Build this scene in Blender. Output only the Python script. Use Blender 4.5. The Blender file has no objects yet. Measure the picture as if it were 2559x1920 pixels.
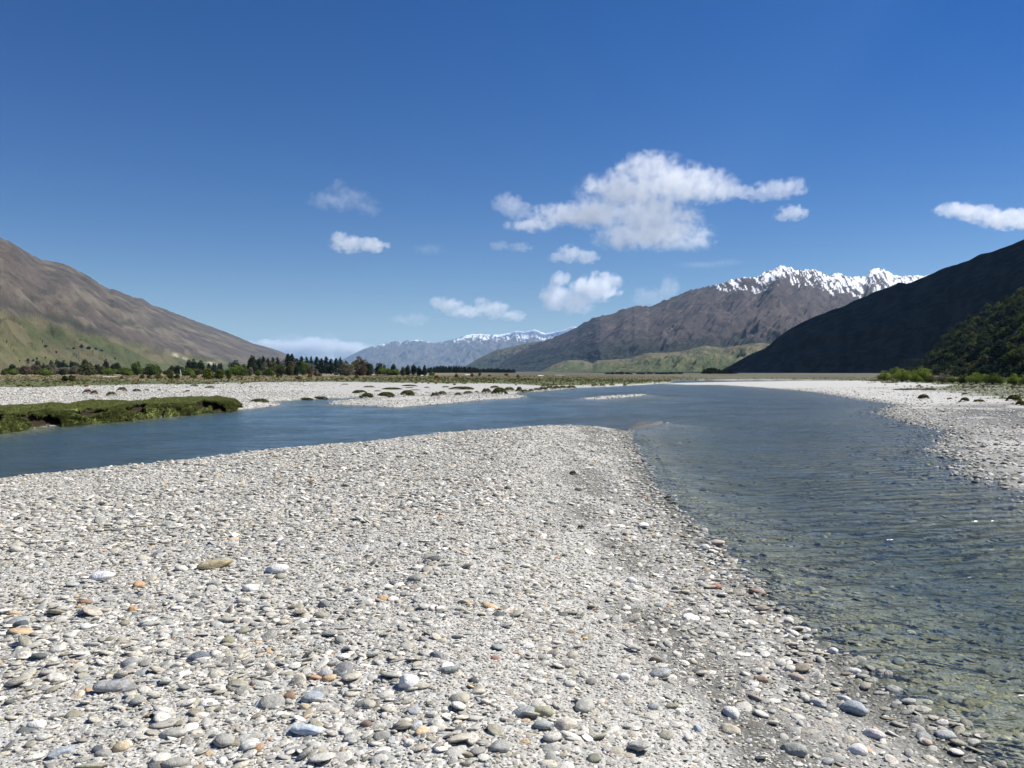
import bpy, bmesh, math, random
import numpy as np
from mathutils import Vector, Matrix
from mathutils.bvhtree import BVHTree

random.seed(7)
RNG = np.random.default_rng(7)
R = math.radians
S = bpy.context.scene
COL = S.collection

# ------------------------------------------------------------------ camera
EYE = 1.95                      # above the water; the gravel bar is about 0.35 above it
F = 1920.0                      # focal length in photograph pixels (2559 wide)
CU, HV = 1279.5, 935.0          # column of the optical axis, row of the horizon
cam_d = bpy.data.cameras.new('camera')
cam = bpy.data.objects.new('camera', cam_d); COL.objects.link(cam); S.camera = cam
cam_d.sensor_width = 36.0
cam_d.lens = F / 2559.0 * 36.0
cam_d.clip_start = 0.1; cam_d.clip_end = 200000.0
cam.location = (0, 0, EYE)
PITCH = math.atan((960 - HV) / F)
cam.rotation_euler = (R(90) - PITCH, 0, 0)

# ------------------------------------------------------------------ sky, sun, exposure
SUN_AZ, SUN_EL = 72.0, 46.0     # azimuth from the view direction towards the right; elevation
w = bpy.data.worlds.new('World'); S.world = w; w.use_nodes = True
nt = w.node_tree; nt.nodes.clear()
out = nt.nodes.new('ShaderNodeOutputWorld'); bg = nt.nodes.new('ShaderNodeBackground')
sky = nt.nodes.new('ShaderNodeTexSky'); sky.sky_type = 'NISHITA'; sky.sun_disc = False
sky.sun_elevation = R(SUN_EL); sky.sun_rotation = R(SUN_AZ)
sky.altitude = 400; sky.air_density = 1.0; sky.dust_density = 0.05; sky.ozone_density = 3.0
hsv = nt.nodes.new('ShaderNodeHueSaturation'); hsv.inputs['Saturation'].default_value = 1.42; hsv.inputs['Hue'].default_value = .5165
hsv.inputs['Value'].default_value = 0.885
nt.links.new(sky.outputs[0], hsv.inputs['Color']); nt.links.new(hsv.outputs[0], bg.inputs[0])
nt.links.new(bg.outputs[0], out.inputs[0])
bg.inputs[1].default_value = 0.056
sd = bpy.data.lights.new('sun', 'SUN'); sun = bpy.data.objects.new('sun', sd); COL.objects.link(sun)
sd.energy = 4.8; sd.angle = R(0.53); sd.color = (1.0, 0.965, 0.91)
sdir = Vector((math.sin(R(SUN_AZ)) * math.cos(R(SUN_EL)), math.cos(R(SUN_AZ)) * math.cos(R(SUN_EL)), math.sin(R(SUN_EL))))
sun.rotation_euler = sdir.to_track_quat('Z', 'Y').to_euler()
sun.location = (40, 20, 60)
S.view_settings.view_transform = 'Standard'; S.view_settings.look = 'None'
S.view_settings.exposure = 0.7; S.view_settings.gamma = 1.0
S.render.engine = 'CYCLES'
cy = S.cycles
cy.max_bounces = 6; cy.diffuse_bounces = 2; cy.glossy_bounces = 2; cy.transmission_bounces = 2
cy.transparent_max_bounces = 8; cy.volume_bounces = 4
cy.volume_max_steps = 256
cy.use_denoising = True
cy.caustics_reflective = False; cy.caustics_refractive = False

# ------------------------------------------------------------------ helpers: noise
def _hash(ix, iy, seed):
    h = (ix.astype(np.int64) * 374761393 + iy.astype(np.int64) * 668265263 + seed * 1442695041) & 0x7fffffff
    h = ((h ^ (h >> 13)) * 1274126177) & 0x7fffffff
    return (h ^ (h >> 16)) & 0xffff
def noise2(x, y, seed=0):
    x = np.asarray(x, float); y = np.asarray(y, float)
    x0 = np.floor(x); y0 = np.floor(y); fx = x - x0; fy = y - y0
    ux = fx * fx * fx * (fx * (fx * 6 - 15) + 10); uy = fy * fy * fy * (fy * (fy * 6 - 15) + 10)
    def g(dx, dy):
        a = _hash(x0 + dx, y0 + dy, seed) * (2 * math.pi / 65536)
        return np.cos(a) * (fx - dx) + np.sin(a) * (fy - dy)
    a, b, c, d = g(0, 0), g(1, 0), g(0, 1), g(1, 1)
    return ((a * (1 - ux) + b * ux) * (1 - uy) + (c * (1 - ux) + d * ux) * uy) * 1.5
def fbm(x, y, oct=5, seed=0, lac=2.03, gain=0.5):
    s = 0; a = 1
    for i in range(oct):
        s = s + a * noise2(x, y, seed + i * 17); x = x * lac; y = y * lac; a *= gain
    return s
def ridged(x, y, oct=5, seed=0, gain=0.5):
    s = 0; a = 1; t = 0
    for i in range(oct):
        n = 1 - np.abs(noise2(x, y, seed + i * 31)) * 1.7
        s = s + a * n; t += a; x = x * 2.05; y = y * 2.05; a *= gain
    return s / t
def sstep(a, b, x):
    t = np.clip((x - a) / (b - a), 0, 1); return t * t * (3 - 2 * t)
def lerp(a, b, t): return a + (b - a) * t

# ------------------------------------------------------------------ helpers: meshes and materials
def np_mesh(name, verts, faces, smooth=True):
    me = bpy.data.meshes.new(name)
    verts = np.asarray(verts, np.float32); faces = np.asarray(faces, np.int32)
    k = faces.shape[1]
    me.vertices.add(len(verts)); me.vertices.foreach_set('co', verts.ravel())
    me.loops.add(faces.size); me.loops.foreach_set('vertex_index', faces.ravel())
    me.polygons.add(len(faces)); me.polygons.foreach_set('loop_start', np.arange(0, faces.size, k, dtype=np.int32))
    me.update(calc_edges=True)
    me.polygons.foreach_set('use_smooth', np.full(len(faces), smooth, bool))
    return me
def fattr(me, name, vals):
    a = me.attributes.new(name, 'FLOAT', 'POINT'); a.data.foreach_set('value', np.asarray(vals, np.float32).ravel())
def cattr(me, name, rgb):
    rgb = np.asarray(rgb, np.float32); n = len(rgb)
    a = me.attributes.new(name, 'FLOAT_COLOR', 'POINT')
    a.data.foreach_set('color', np.concatenate([rgb, np.ones((n, 1), np.float32)], 1).ravel())
def grid_faces(nr, nc, mask=None):
    i = np.arange(nr - 1)[:, None] * nc + np.arange(nc - 1)[None, :]
    f = np.stack([i, i + 1, i + nc + 1, i + nc], -1).reshape(-1, 4)
    return f if mask is None else f[mask.ravel()]
def link(name, me, mat=None, parent=None):
    o = bpy.data.objects.new(name, me); COL.objects.link(o)
    if mat is not None and me is not None and not me.materials: me.materials.append(mat)
    if parent is not None: o.parent = parent
    return o
def tag(o, label=None, cat=None, group=None, kind=None):
    if label: o['label'] = label
    if cat: o['category'] = cat
    if group: o['group'] = group
    if kind: o['kind'] = kind
    return o

class NB:
    """small node builder"""
    def __init__(s, mat): s.t = mat.node_tree; s.n = s.t.nodes
    def new(s, typ, **kw):
        n = s.n.new(typ)
        for k, v in kw.items(): setattr(n, k, v)
        return n
    def put(s, sock, v):
        if hasattr(v, 'is_output') or isinstance(v, bpy.types.NodeSocket): s.t.links.new(v, sock)
        elif isinstance(v, (tuple, list)) and len(v) == 3 and sock.type == 'RGBA': sock.default_value = (*v, 1)
        else: sock.default_value = v
    def math(s, op, a, b=None, c=None, clamp=False):
        n = s.new('ShaderNodeMath', operation=op); n.use_clamp = clamp
        s.put(n.inputs[0], a)
        if b is not None: s.put(n.inputs[1], b)
        if c is not None: s.put(n.inputs[2], c)
        return n.outputs[0]
    def vmath(s, op, a, b=None):
        n = s.new('ShaderNodeVectorMath', operation=op); s.put(n.inputs[0], a)
        if b is not None: s.put(n.inputs[1], b)
        return n.outputs['Value'] if op in ('LENGTH', 'DOT_PRODUCT', 'DISTANCE') else n.outputs[0]
    def mix(s, fac, a, b, blend='MIX'):
        n = s.new('ShaderNodeMix', data_type='RGBA', blend_type=blend); n.clamp_factor = True
        s.put(n.inputs[0], fac); s.put(n.inputs[6], a); s.put(n.inputs[7], b); return n.outputs[2]
    def noise(s, vec, scale, detail=4, rough=0.55, dist=0.0):
        n = s.new('ShaderNodeTexNoise'); s.put(n.inputs['Vector'], vec)
        n.inputs['Scale'].default_value = scale; n.inputs['Detail'].default_value = detail
        n.inputs['Roughness'].default_value = rough; n.inputs['Distortion'].default_value = dist
        return n.outputs[0]
    def voro(s, vec, scale, out='Color', rnd=1.0):
        n = s.new('ShaderNodeTexVoronoi'); s.put(n.inputs['Vector'], vec)
        n.inputs['Scale'].default_value = scale; n.inputs['Randomness'].default_value = rnd; return n.outputs[out]
    def ramp(s, fac, stops, interp='LINEAR'):
        n = s.new('ShaderNodeValToRGB'); cr = n.color_ramp; cr.interpolation = interp
        while len(cr.elements) < len(stops): cr.elements.new(0.5)
        for e, (p, c) in zip(cr.elements, stops):
            e.position = p; e.color = (*c, 1) if len(c) == 3 else c
        s.put(n.inputs[0], fac); return n.outputs[0]
    def mapr(s, v, a, b, c=0.0, d=1.0, smooth=False):
        n = s.new('ShaderNodeMapRange'); n.clamp = True
        if smooth: n.interpolation_type = 'SMOOTHSTEP'
        s.put(n.inputs[0], v)
        for i, x in zip((1, 2, 3, 4), (a, b, c, d)): n.inputs[i].default_value = x
        return n.outputs[0]
    def attr(s, name, out='Fac', typ='GEOMETRY'):
        n = s.new('ShaderNodeAttribute', attribute_name=name, attribute_type=typ); return n.outputs[out]
    def pos(s): return s.new('ShaderNodeNewGeometry').outputs['Position']
    def objc(s): return s.new('ShaderNodeTexCoord').outputs['Object']
    def bump(s, h, strength=0.5, dist=0.1, normal=None):
        n = s.new('ShaderNodeBump'); n.inputs['Strength'].default_value = strength
        n.inputs['Distance'].default_value = dist; s.put(n.inputs['Height'], h)
        if normal is not None: s.put(n.inputs['Normal'], normal)
        return n.outputs[0]
def new_mat(name):
    m = bpy.data.materials.new(name); m.use_nodes = True; m.node_tree.nodes.clear(); nb = NB(m)
    o = nb.new('ShaderNodeOutputMaterial'); return m, nb, o
def bsdf(nb, o, color, rough=0.8, normal=None, spec=0.3):
    p = nb.new('ShaderNodeBsdfPrincipled'); nb.put(p.inputs['Base Color'], color); nb.put(p.inputs['Roughness'], rough)
    p.inputs['Specular IOR Level'].default_value = spec
    if normal is not None: nb.put(p.inputs['Normal'], normal)
    nb.t.links.new(p.outputs[0], o.inputs['Surface']); return p

# ------------------------------------------------------------------ pixel of the photograph -> place on a level z
def ray(u, v):
    x, z = (u - CU) / F, (960 - v) / F
    c, s = math.cos(PITCH), math.sin(PITCH)
    return np.array([x, c + z * s, -s + z * c])
def at_z(u, v, z):
    d = ray(u, v); t = (z - EYE) / d[2]
    return (d[0] * t, d[1] * t)
def at_y(u, Y): return ((u - CU) / F * Y, Y)
def poly_at(pts, z=0.0): return [at_z(u, v, z) for u, v in pts]

# ------------------------------------------------------------------ shorelines, traced on the water level
bar_left = [at_z(u, v, 0.28) for u, v in [(0,1189),(300,1160),(600,1128),(716,1117),(878,1102),(1034,1088),(1240,1072),(1316,1066),(1402,1058),(1478,1053),(1547,1053),(1566,1057)]]
bar_left = [(-40,-40),(-19,-6),(-12.2,6.6)] + bar_left
bar_right = poly_at([(1590,1058),(1660,1056),(1640,1062),(1592,1071),(1573,1073),(1571,1096),(1588,1131),(1608,1174),(1631,1215),(1660,1247),(1689,1284),(1727,1319),(1767,1357),(1805,1397),(1834,1429),(1863,1455),(1898,1484),(1949,1529),(2015,1584),(2047,1610),(2117,1656),(2166,1688),(2218,1751),(2279,1792),(2339,1826),(2397,1844),(2455,1904),(2484,1920)])
bar_right += [(3.0,2.6),(4.2,-2),(8,-40)]
bar_poly = bar_left + bar_right
left_shore = [(-150,1102),(0,1082),(116,1066),(240,1056),(333,1050),(448,1037),(550,1028),(630,1022),(700,1013),(686,1004),(744,1000),(815,997),(877,995),(923,994),(987,993),(1074,987.5),(1139,987),(1165,987.5),(1153,989.5),(1027,994),(936,996),(823,1005),(820,1011),(900,1014),(987,1019),(1055,1014),(1135,1007),(1225,999),(1300,995),(1316,991),(1280,986),(1294,982),(1327,981),(1421,972.5),(1445,969.5),(1515,967),(1609,962),(1640,960),(1675,957),(1682,953),(1694,951.4),(1760,951),(1830,951.5)]
left_poly = [(-4000,8000),(-4000,-40),(-60,-40),(-40,5)] + poly_at(left_shore) + [(400,260),(3000,3000),(4000,8000)]
right_shore = [(1830,954.5),(1760,956),(1690,957.5),(1650,959.5),(1720,962),(1800,962.5),(1903,969),(2040,981),(2143,998),(2205,1006),(2249,1011),(2215,1022),(2198,1033),(2257,1053),(2296,1062),(2338,1072),(2383,1075),(2365,1100),(2347,1126),(2377,1143),(2440,1158),(2405,1165),(2389,1171),(2436,1187),(2496,1207),(2555,1222),(2700,1290)]
right_poly = poly_at(right_shore) + [(12,6),(20,-40),(4000,-40),(4000,6000),(500,400)]
riffle = poly_at([(1449,997),(1520,990),(1600,986),(1622,987),(1560,993),(1490,998)])

def sdf(P, poly):
    """signed distance, positive inside"""
    P = np.asarray(P, float); A = np.array(poly, float); B = np.roll(A, -1, 0)
    best = np.full(len(P), 1e18); inside = np.zeros(len(P), bool)
    px, py = P[:, 0], P[:, 1]
    for (ax, ay), (bx, by) in zip(A, B):
        ex, ey = bx - ax, by - ay; L = ex * ex + ey * ey + 1e-12
        t = np.clip(((px - ax) * ex + (py - ay) * ey) / L, 0, 1)
        dx = px - ax - ex * t; dy = py - ay - ey * t
        best = np.minimum(best, dx * dx + dy * dy)
        c = ((ay > py) != (by > py)) & (px < ex * (py - ay) / (ey if abs(ey) > 1e-12 else 1e-12) + ax)
        inside ^= c
    d = np.sqrt(best); return np.where(inside, d, -d)
def dline(P, line):
    P = np.asarray(P, float); best = np.full(len(P), 1e18)
    for (ax, ay), (bx, by) in zip(line[:-1], line[1:]):
        ex, ey = bx - ax, by - ay; L = ex * ex + ey * ey + 1e-12
        t = np.clip(((P[:, 0] - ax) * ex + (P[:, 1] - ay) * ey) / L, 0, 1)
        best = np.minimum(best, (P[:, 0] - ax - ex * t) ** 2 + (P[:, 1] - ay - ey * t) ** 2)
    return np.sqrt(best)
def below(d, deep, slope):        # river bed off a shore; d negative
    return -deep * (1 - np.exp(slope * d / deep))
def ground(P):
    """height above the water, and how far each place lies from the shores"""
    P = np.asarray(P, float); x, y = P[:, 0], P[:, 1]; r = np.hypot(x, y)
    dA = sdf(P, bar_poly); dB = sdf(P, left_poly); dE = sdf(P, right_poly); dF = sdf(P, riffle)
    dL = dline(P, bar_left); dR = dline(P, bar_right)
    wob = 0.25 * fbm(x * 0.9, y * 0.9, 3, 5)
    topA = 0.35 + 0.03 * fbm(x * .35, y * .35, 3, 11)
    hA_in = np.minimum(topA * sstep(-0.1, 1, dL / 0.9), 0.02 + topA * sstep(0, 1, dR / 3.2))
    tail = sstep(1560, 1600, CU + F * x / np.maximum(y, 1)) * (y > 20) * (y < 40)
    hA_in = lerp(hA_in, 0.06, tail)
    leftside = dL < dR
    hA_out = np.where(leftside, below(dA, 1.6, 0.28), below(dA + wob * 0.3, 0.75, 0.13))
    hA = np.where(dA > 0, hA_in, hA_out)
    dBn = dB + wob * 0.5
    hB = np.where(dB > 0, 0.22 * (1 - np.exp(-np.maximum(dBn, 0) / 1.2)) + 0.3 * sstep(2, 30, dB) + 0.45 * sstep(25, 90, dB) + 0.35 * sstep(90, 300, dB), below(dB, 1.5, 0.3))
    hE = np.where(dE > 0, 0.10 * (1 - np.exp(-np.maximum(dE + wob, 0) / 2.)) + 0.3 * sstep(2, 22, dE) + 0.5 * sstep(18, 80, dE) + 0.45 * sstep(80, 260, dE), below(dE + wob * 0.6, 0.7, 0.07))
    hF = np.where(dF > 0, 0.05, below(dF, 1.0, 0.1))
    h = np.maximum(np.maximum(hA, hB), np.maximum(hE, hF))
    h = h + np.maximum(r - 300, 0) * 0.0032 * (1 - 0.0 * r)
    h = h + 0.012 * fbm(x * 1.7, y * 1.7, 3, 3) * np.clip(1.3 - r / 60, 0, 1) + 0.07 * fbm(x * .12, y * .12, 3, 9) * sstep(6, 40, np.maximum(dB, dE))
    return h, dA, dB, dE, dL, dR, dF

def at_g(u, v, z=.7):
    for i in range(24):
        p = at_z(u, v, min(z, 1.75)); z = .6 * z + .4 * float(ground([p])[0][0])
    return p

# ------------------------------------------------------------------ the ground sheet
ang = np.concatenate([np.linspace(-180, -47, 60, endpoint=False), np.linspace(-47, 47, 760, endpoint=False), np.linspace(47, 180, 61)])
rad = [1.2]
while rad[-1] < 32000: 
    q = rad[-1]; rad.append(q * (1.011 if q < 60 else 1.02 if q < 400 else 1.06))
rad = np.array([0.02] + rad)
AA, RR = np.meshgrid(np.radians(ang), rad)
GX, GY = RR * np.sin(AA), RR * np.cos(AA)
GP = np.stack([GX.ravel(), GY.ravel()], 1)
H, dA, dB, dE, dL, dR, dF = ground(GP)
nr, nc = AA.shape
gme = np_mesh('ground', np.column_stack([GP, H]), grid_faces(nr, nc))
gx, gy = GP[:, 0], GP[:, 1]; gr = np.hypot(gx, gy)
# zones: grass cover on the far flats, bare silt, wet margins
grassline = [at_g(u, v, z) for u, v, z in [(-300,970,.75),(0,968,.75),(123,968,.75),(330,962,.8),(514,961,.8),(591,957.5,.8),(754,955,.8),(907,955.5,.75),(1027,956.5,.75),(1144,960,.7),(1171,957,.7),(1243,958.5,.6),(1300,961,.5),(1351,964,.3),(1433,963,.3),(1515,962,.3),(1609,959.5,.3),(1675,956,.2)]]
grass_poly = grassline + [(60,230),(90,420),(3000,3000),(-4000,8000),(-4000,40)]
right_grass = [at_g(u, v, z) for u, v, z in [(2225,972.5,.75),(2310,973,.7),(2350,976,.7),(2420,985,.6),(2430,990,.6),(2490,993,.55),(2530,1001,.5),(2580,1006,.5),(2700,1030,.5)]] + [(60,60),(400,80),(4000,300),(4000,3000),(400,380)] + [at_g(u, v, z) for u, v, z in [(1900,945,1.1),(1990,950,1.0),(2100,951,1.0),(2200,955,1.0),(2310,958,1.0),(2370,963,.9),(2330,969,.8)]]

dG = np.maximum(sdf(GP, grass_poly), sdf(GP, right_grass))
gn = fbm(gx * .25, gy * .25, 4, 21)
grass = sstep(-1.5, 2.5, dG + gn * 2.5 * np.clip(gr / 120, 0.2, 2))
grass = np.maximum(grass, sstep(225, 262, gr + 12 * gn))
wet = 1 - sstep(0.0, 0.05, H + 0.03 * fbm(gx * .8, gy * .8, 3, 41))
siltR = np.clip(np.exp(-((dE - 6) / 5.5) ** 2) * (dE > 0) * (gx > 6) * (gy > 8) * sstep(52, 40, gy), 0, 1)
siltL = sstep(0, 1, (dB > 0) * 1.0) * sstep(-.34, -.2, gx / np.maximum(gy, 1)) * sstep(0.0, .3, -gn * 0 + 1) * (gy > 38) * (gy < 140) * sstep(2.5, 5, dB) * 0.95
spitw = (dA > 0) * (dR < 1.2 + 0.5 * gn) * sstep(8, 14, gy) * .6
silt = np.clip(np.maximum(np.maximum(siltR, siltL), spitw), 0, 1)
tl = sdf(GP, poly_at([(1500,1056),(1566,1052),(1650,1053),(1660,1060),(1585,1075),(1540,1082)]))
tailm = sstep(-.3, .3, tl)
wet = np.clip(np.maximum(np.maximum(wet, siltR * 0.8 * sstep(-.3, .2, gn)), tailm * .9), 0, 1); silt = np.maximum(silt, tailm)
dry = sstep(-.1, .35, .8 * fbm(gx * .03, gy * .12, 3, 77) + sstep(110, 180, gr - 70 * sstep(-.34, -.1, gx / np.maximum(gy, 1)) * (gy > 1)) * .85 - .42)
fattr(gme, 'grass', grass); fattr(gme, 'wet', wet); fattr(gme, 'silt', silt); fattr(gme, 'dry', dry); fattr(gme, 'mud', np.clip(np.maximum(siltR * sstep(-.5, .0, gn) * .95, np.maximum(tailm, (dA > -.1) * (dR < 4) * np.clip(np.exp(-((dR - 1.15) / .6) ** 2) * sstep(-.45, .15, fbm(gx * .9, gy * .5, 3, 401)) + np.exp(-(dR / .35) ** 2), 0, 1) * .9)), 0, 1))
m, nb, o = new_mat('river_gravel')
P = nb.pos()
g, wt, sl, dr = nb.attr('grass'), nb.attr('wet'), nb.attr('silt'), nb.attr('dry')
rb = [(0, (.19,.19,.175)), (.25, (.31,.31,.29)), (.5, (.42,.415,.385)), (.72, (.50,.485,.44)), (.86, (.48,.42,.33)), (.93, (.66,.64,.59)), (1, (.74,.72,.67))]
v1 = nb.new('ShaderNodeSeparateColor'); nb.put(v1.inputs[0], nb.voro(P, 42)); c1 = nb.ramp(v1.outputs[0], rb)
v2 = nb.new('ShaderNodeSeparateColor'); nb.put(v2.inputs[0], nb.voro(P, 9)); c2 = nb.ramp(v2.outputs[0], rb)
v3 = nb.new('ShaderNodeSeparateColor'); nb.put(v3.inputs[0], nb.voro(P, 3.0)); c3 = nb.ramp(v3.outputs[0], rb)
dist = nb.vmath('LENGTH', P)
c = nb.mix(nb.mapr(dist, 10, 40, .25, .8), c1, c2)
c = nb.mix(nb.mapr(dist, 40, 160, 0, .55), c, c3)
n1 = nb.noise(P, 1.3, 5); c = nb.mix(0.5, c, nb.mix(n1, (.38,.375,.345), (.52,.505,.465)))
siltc = nb.mix(nb.noise(P, 60, 3), (.33,.32,.29), (.43,.415,.38))
c = nb.mix(sl, c, nb.mix(.12, siltc, c1))
gcol = nb.mix(nb.noise(P, .5, 5), (.070,.092,.024), (.115,.128,.042))
gcol = nb.mix(nb.noise(P, .11, 4), gcol, (.085,.092,.036))
dcol = nb.mix(nb.mapr(nb.noise(P, .02, 5), .38, .58), (.115,.10,.062), (.065,.066,.036))
sx = nb.new('ShaderNodeSeparateXYZ'); nb.put(sx.inputs[0], P)
dcol = nb.mix(nb.mapr(sx.outputs[0], -15, -70, 0, .75), dcol, nb.mix(nb.noise(P, .08, 4), (.22,.18,.11), (.36,.30,.19)))
gcol = nb.mix(dr, gcol, dcol)
c = nb.mix(nb.math('MULTIPLY', nb.attr('mud'), nb.mapr(nb.noise(P, 4, 5, .7), .35, .6, .82, 1)), c, nb.mix(nb.noise(P, 60, 3), (.050,.048,.040), (.095,.090,.076)))
c = nb.mix(g, c, gcol)
c = nb.mix(nb.math('MULTIPLY', wt, nb.mapr(nb.noise(P, 1.6, 5, .7),   .35, .65, .38, .72)), c, nb.mix(nb.noise(P, .9, 3), (.05,.052,.042), (.10,.10,.055)))
hgt = nb.math('ADD', nb.math('MULTIPLY', nb.voro(P, 42, 'Distance'), -.35), nb.math('MULTIPLY', nb.voro(P, 9, 'Distance'), -.9))
hgt = nb.math('ADD', hgt, nb.math('MULTIPLY', nb.noise(P, 25, 4), .3))
hs = nb.math('MULTIPLY', hgt, nb.math('SUBTRACT', 1.0, nb.math('MULTIPLY', sl, .85)))
bsdf(nb, o, c, nb.mapr(wt, 0, 1, .85, .45), nb.bump(hs, 0.8, .03), .3)
ground_o = link('ground', gme, m); tag(ground_o, kind='structure')

# ------------------------------------------------------------------ the river
Hg = H.reshape(nr, nc)
mn = np.minimum(np.minimum(Hg[:-1, :-1], Hg[1:, :-1]), np.minimum(Hg[:-1, 1:], Hg[1:, 1:]))
rm = (RR[:-1, :-1] < 450)
fw = grid_faces(nr, nc, (mn < 0.03) & rm)
used = np.unique(fw); remap = np.full(nr * nc, -1); remap[used] = np.arange(len(used))
wme = np_mesh('river', np.column_stack([GP[used], np.zeros(len(used))]), remap[fw])
dep = np.maximum(-H[used], 0)
fattr(wme, 'depth', dep)
fattr(wme, 'left', sstep(0, 1, (dA[used] < 0) * (dL[used] < dR[used]) * 1.0) )
m, nb, o = new_mat('river_water')
P = nb.pos(); d = nb.attr('depth')
st = nb.new('ShaderNodeMapping'); nb.put(st.inputs['Vector'], P); st.inputs['Scale'].default_value = (.35, 1.0, 1.0); st.inputs['Rotation'].default_value = (0, 0, R(8))
MV = st.outputs[0]
h1 = nb.noise(MV, 9, 3, .6, .3); h2 = nb.noise(MV, 2.2, 4, .55, .5); h3 = nb.noise(MV, 0.5, 3)
hh = nb.math('ADD', nb.math('MULTIPLY', h1, .16), nb.math('MULTIPLY', h2, .9)); hh = nb.math('ADD', hh, nb.math('MULTIPLY', h3, 1.6))
wr = nb.new('ShaderNodeMapping'); nb.put(wr.inputs['Vector'], P); wr.inputs['Rotation'].default_value = (0, 0, R(-14))
wv = nb.new('ShaderNodeTexWave', wave_type='BANDS', bands_direction='Y'); nb.put(wv.inputs['Vector'], wr.outputs[0]); wv.inputs['Scale'].default_value = .95; wv.inputs['Distortion'].default_value = 5.0; wv.inputs['Detail'].default_value = 3; wv.inputs['Detail Scale'].default_value = .8
hh = nb.math('ADD', hh, nb.math('MULTIPLY', wv.outputs[1], nb.mapr(nb.noise(P, .25, 3), .4, .6, .06, .30)))
nrm = nb.bump(hh, 1.0, .10)
fres = nb.new('ShaderNodeFresnel'); fres.inputs[0].default_value = 1.333; nb.put(fres.inputs['Normal'], nrm)
fr = nb.math('MULTIPLY', fres.outputs[0], .95, clamp=True)
gl = nb.new('ShaderNodeBsdfGlossy'); gl.inputs['Roughness'].default_value = .15; nb.put(gl.inputs['Normal'], nrm)
gl.inputs['Color'].default_value = (.92, .96, 1, 1)
tr = nb.new('ShaderNodeBsdfTransparent'); nb.put(tr.inputs[0], nb.ramp(nb.mapr(d, 0, .8), [(0, (.85,.88,.82)), (.5, (.60,.68,.55)), (1, (.36,.50,.44))]))
body = nb.new('ShaderNodeBsdfDiffuse')
patch = nb.noise(MV, .35, 4)
bc = nb.mix(nb.mapr(d, .3, 1.3), nb.mix(patch, (.044,.072,.070), (.060,.088,.078)), nb.mix(patch, (.012,.060,.125), (.026,.092,.165)))
nb.put(body.inputs[0], bc)
kd = nb.math('SUBTRACT', 1.0, nb.math('EXPONENT', nb.math('MULTIPLY', nb.math('MAXIMUM', nb.math('SUBTRACT', d, .10), 0.0), -1.9)))
mx = nb.new('ShaderNodeMixShader'); nb.put(mx.inputs[0], kd); nb.put(mx.inputs[1], tr.outputs[0]); nb.put(mx.inputs[2], body.outputs[0])
m2 = nb.new('ShaderNodeMixShader'); nb.put(m2.inputs[0], fr); nb.put(m2.inputs[1], mx.outputs[0]); nb.put(m2.inputs[2], gl.outputs[0])
nb.t.links.new(m2.outputs[0], o.inputs['Surface'])
river = link('river', wme, m); tag(river, kind='structure')

# ------------------------------------------------------------------ hills and mountains
HILL_BVH = []
def interp(pts, u): 
    a = np.array(pts, float); return np.interp(u, a[:, 0], a[:, 1])
def hill_mat(name, fine=0.02, bumpd=6.0, strength=.7, rough_scale=0.15):
    m, nb, o = new_mat(name)
    P = nb.pos(); c = nb.attr('Col', 'Color')
    n = nb.noise(P, fine, 6, .65); n2 = nb.noise(P, fine * 9, 4, .6)
    k = nb.math('ADD', nb.mapr(n, .3, .7, .72, 1.28), nb.mapr(n2, .3, .7, -.16, .16))
    cc = nb.mix(1.0, c, nb.new('ShaderNodeCombineColor').outputs[0], 'MULTIPLY')
    comb = nb.n[-2] if nb.n[-2].type == 'COMBINE_COLOR' else [x for x in nb.n if x.type == 'COMBINE_COLOR'][0]
    for i in range(3): nb.put(comb.inputs[i], k)
    hb = nb.math('ADD', nb.noise(P, fine * 3, 6, .65), nb.math('MULTIPLY', n2, .3))
    bsdf(nb, o, cc, .95, nb.bump(hb, strength, bumpd), .1); return m
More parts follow.
